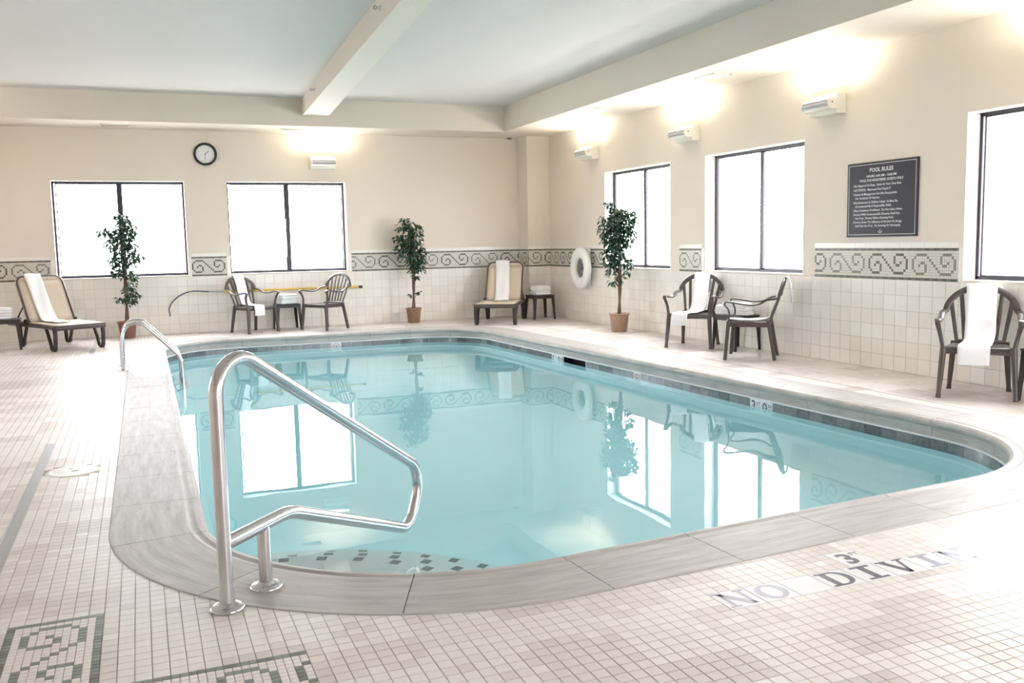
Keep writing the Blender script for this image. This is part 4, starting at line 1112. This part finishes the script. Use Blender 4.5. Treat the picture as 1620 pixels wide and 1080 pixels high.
# ------------------------------------------------------------------ small wall things
clock = empty('wall_clock', (-5.834, 0, 2.85), 0, 'round black rimmed wall clock between the back windows', 'clock')
CM = RX(PI/2)
MB().lathe([(.178, 0), (.180, .03), (.170, .042), (.152, .042), (.143, .028), (.142, .012)], 48, M=CM).build('rim', M_black, clock)
MB().lathe([(.145, .012), (.001, .0125)], 48, M=CM).build('dial', M_dial, clock)
def hand(l, w_, a, z): 
    return MB().box(-w_/2, w_/2, -.015, l, z, z+.0015, M=CM @ RZ(a))
hand(.075, .008, -math.radians(47), .0135).build('hour_hand', M_black, clock); hand(.11, .006, -math.radians(183), .0155).build('minute_hand', M_black, clock)
for k in range(12):
    MB().box(-.003, .003, .118, .132, .0127, .0135, M=CM @ RZ(k*PI/6)).build('hour_mark', M_grey, clock)

# rules sign
sg = empty('rules_sign', (0, -8.434, 1.334), -PI/2, 'dark square board with white pool rules text on the right wall', 'sign')
SW, SH = .935, .752
MB().box(-SW/2, SW/2, -.018, 0, 0, SH).build('board', M_sign, sg, bevel=.003)
mb = MB(); i_ = .022; t_ = .005
for a in ((-SW/2+i_, SW/2-i_, i_, i_+t_), (-SW/2+i_, SW/2-i_, SH-i_-t_, SH-i_), (-SW/2+i_, -SW/2+i_+t_, i_, SH-i_), (SW/2-i_-t_, SW/2-i_, i_, SH-i_)): mb.box(a[0], a[1], -.0188, -.018, a[2], a[3])
mb.build('border_line', M_signt, sg)
lines = [('POOL RULES', .060, 0, .0012, 'C'), ('HOURS: 6:00 AM - 10:00 PM', .036, 0, .0006, 'C'), ('POOL FOR REGISTERED GUESTS ONLY', .036, 0, .0006, 'C'),
         ('No Lifeguard On Duty.  Swim At Your Own Risk.', .034, 0, .0004, 'L'), ("NO DIVING.  Maximum Pool Depth 5'", .034, 0, .0004, 'L'), ('Owners & Management Are Not Responsible', .034, 0, .0004, 'L'),
         ('For Accidents Or Injuries.', .034, .025, .0004, 'L'), ('Non-Swimmers & Children Under 16 Must Be', .034, 0, .0004, 'L'), ('Accompanied By A Responsible Adult.', .034, .025, .0004, 'L'),
         ('Glass Containers Prohibited.  Do Not Swim Alone.', .034, 0, .0004, 'L'), ('Persons With Communicable Diseases Shall Not', .034, 0, .0004, 'L'), ('Use Pool.  Shower Before Entering Pool.', .034, .025, .0004, 'L'),
         ('Persons Under The Influence of Alcohol Or Drugs', .034, 0, .0004, 'L'), ('Shall Not Use Pool.  No Running Or Horseplay.', .034, .025, .0004, 'L')]
zz = [.640, .587, .546, .499, .455, .411, .372, .328, .290, .248, .207, .169, .129, .091]
for (tx, sz, ind_, bd, al), z in zip(lines, zz):
    mb = text_mb(tx, sz*.93, 'CENTER' if al == 'C' else 'LEFT', bd, .0004)
    o = mb.build('text_line', M_signt, sg); o.matrix_local = T(0 if al == 'C' else -SW/2+.095+ind_, -.0187, z+.012) @ RX(PI/2)
an = MB(); an.tube([(0, 0, .018), (0, 0, .05)], .0022, 6); an.tube([(-.011, 0, .045), (.011, 0, .045)], .0018, 6)
an.tube([(.026*math.cos(q), 0, .042+.026*math.sin(q)) for q in [math.radians(v) for v in range(200, 341, 14)]], .0022, 6)
for s in (-1, 1): an.tube([(s*.030, 0, .026), (s*.0235, 0, .038), (s*.016, 0, .029)], .0018, 5)
an.lathe([(.004, 0), (.006, .001), (.004, .002)], 10, M=T(0, 0, .054) @ RX(PI/2))
o = an.build('anchor_emblem', M_signt, sg); o.matrix_local = T(0, -.0195, .024) @ Matrix.Scale(.9, 4)

# life ring
ly, lz = -1.93, .905
ring_ = empty('life_ring', (-.105, ly, lz), -PI/2, 'white life ring hung on the right wall beside the corner', 'life ring')
mb = MB(); R1, r1 = .250, .092; vs = []; fs = []; n1_, n2_ = 40, 14
for i in range(n1_):
    a = 2*PI*i/n1_; sq = 1+.012*math.cos(8*a)
    for k in range(n2_):
        b = 2*PI*k/n2_; rr = R1*sq+r1*math.cos(b); vs.append((rr*math.cos(a), .62*r1*math.sin(b)-.02, rr*math.sin(a)))
for i in range(n1_):
    for k in range(n2_): a = i*n2_+k; b = i*n2_+(k+1) % n2_; c = ((i+1) % n1_)*n2_+k; d = ((i+1) % n1_)*n2_+(k+1) % n2_; fs.append((a, b, d, c))
mb.add(vs, fs, 0, True); mb.build('foam_ring', M_foam, ring_)
mb = MB(); mb.tube([((.352)*math.cos(a), -.02, (.352)*math.sin(a)) for a in [2*PI*k/32 for k in range(33)]], .007, 6); mb.build('grab_rope', M_foam, ring_)
mb = MB()
for q in range(5): mb.tube([((.118-.02*q)*math.cos(a)+.004*math.sin(3*a), -.0+.012*math.sin(a*5+q), (.128-.02*q)*math.sin(a)) for a in [2*PI*k/26 for k in range(27)]], .011, 6)
mb.build('rope_coil', M_grey, ring_)
MB().box(-.17, .17, .035, .088, -.30, .34).build('backing_bracket', M_foam, ring_, bevel=.01)

# rescue pole with bent hook
pole = empty('rescue_pole', (-4.6, -.062, .65), 0, 'yellow rescue pole with a curved hook, hung along the back wall', 'pole')
px = lambda x, z: (x+4.6, 0, z-.65)
MB().tube([px(-5.66, .652), px(-3.44, .645)], .019, 14).build('pole_tube', M_yellow, pole)
MB().tube([px(-3.45, .645), px(-3.385, .645)], .023, 14).build('end_cap', M_black, pole)
MB().tube([px(-5.90, .657), px(-5.66, .652)], .012, 10).build('metal_ferrule', M_alu, pole)
hk = smooth_path([px(-5.90, .657), px(-6.05, .672), px(-6.2, .668), px(-6.36, .60), px(-6.47, .50), px(-6.515, .40), px(-6.505, .32), px(-6.508, .285)], 6)
MB().tube(hk, .0105, 10).build('curved_hook', M_blue, pole)
MB().tube([px(-6.165, .660), px(-6.19, .655)], .0145, 10).build('tape_band', M_foam, pole)
for x in (-5.2, -3.9): MB().box(x+4.6-.012, x+4.6+.012, -.024, .05, -.03, -.018).build('wall_bracket', M_alu, pole)

# vents and sprinklers
def vent(x, y, sx, sy, lab):
    r = empty('ceiling_vent', (x, y, ZS), 0, lab, 'vent', 'white louvred vents under the bulkheads')
    mb = MB(); f = .022
    mb.box(-sx/2, sx/2, -sy/2, -sy/2+f, -.008, 0); mb.box(-sx/2, sx/2, sy/2-f, sy/2, -.008, 0); mb.box(-sx/2, -sx/2+f, -sy/2, sy/2, -.008, 0); mb.box(sx/2-f, sx/2, -sy/2, sy/2, -.008, 0)
    mb.build('vent_frame', M_white, r)
    MB().box(-sx/2+f, sx/2-f, -sy/2+f, sy/2-f, -.0015, -.0005).build('vent_backing', M_grey, r)
    n = 7; lon = sx >= sy
    for k in range(n):
        t = -1+2*(k+.5)/n
        if lon: MB().box(-sx/2+f, sx/2-f, -.008, .008, -.001, .0, M=T(0, t*(sy/2-f), -.004) @ RX(.5)).build('vent_slat', M_white, r)
        else: MB().box(-.008, .008, -sy/2+f, sy/2-f, -.001, .0, M=T(t*(sx/2-f), 0, -.004) @ RY(.5)).build('vent_slat', M_white, r)
vent(-7.13, -.46, .42, .20, 'white slot vent under the back bulkhead above the left window')
vent(-4.52, -.50, .36, .18, 'white slot vent under the back bulkhead near the back wall light')
vent(-.67, -3.70, .26, .36, 'white vent under the right bulkhead near the corner')
vent(-.63, -6.43, .26, .36, 'white vent under the right bulkhead before the rules sign')
def sprinkler(x, y, z, lab):
    r = empty('sprinkler_head', (x, y, z), 0, lab, 'sprinkler', 'sidewall sprinklers on the ceiling beam')
    MB().lathe([(.03, 0), (.03, .004), (.012, .008), (.010, .03), (.004, .034)], 14, M=RY(-PI/2)).build('escutcheon', M_alu, r)
    mb = MB(); mb.tube([(-.03, 0, .0), (-.045, 0, .022), (-.06, 0, 0)], .003, 6); mb.tube([(-.03, 0, 0), (-.045, 0, -.022), (-.06, 0, 0)], .003, 6); mb.box(-.062, -.06, -.016, .016, -.014, .014); mb.build('deflector', M_blue, r)
sprinkler(beamx(-2.5)[0], -2.5, 3.52, 'small sprinkler on the beam side at its far end')
sprinkler(beamx(-7.1)[0], -7.1, 3.52, 'small sprinkler on the beam side nearer the camera')
dt = MB().lathe([(.05, 0), (.05, -.012), (.03, -.03), (.001, -.034)][::-1], 20, M=T(-.62, -.12, ZS)).build('ceiling_sensor', M_grey); tag(dt, 'small grey round sensor under the bulkhead in the corner', 'sensor')
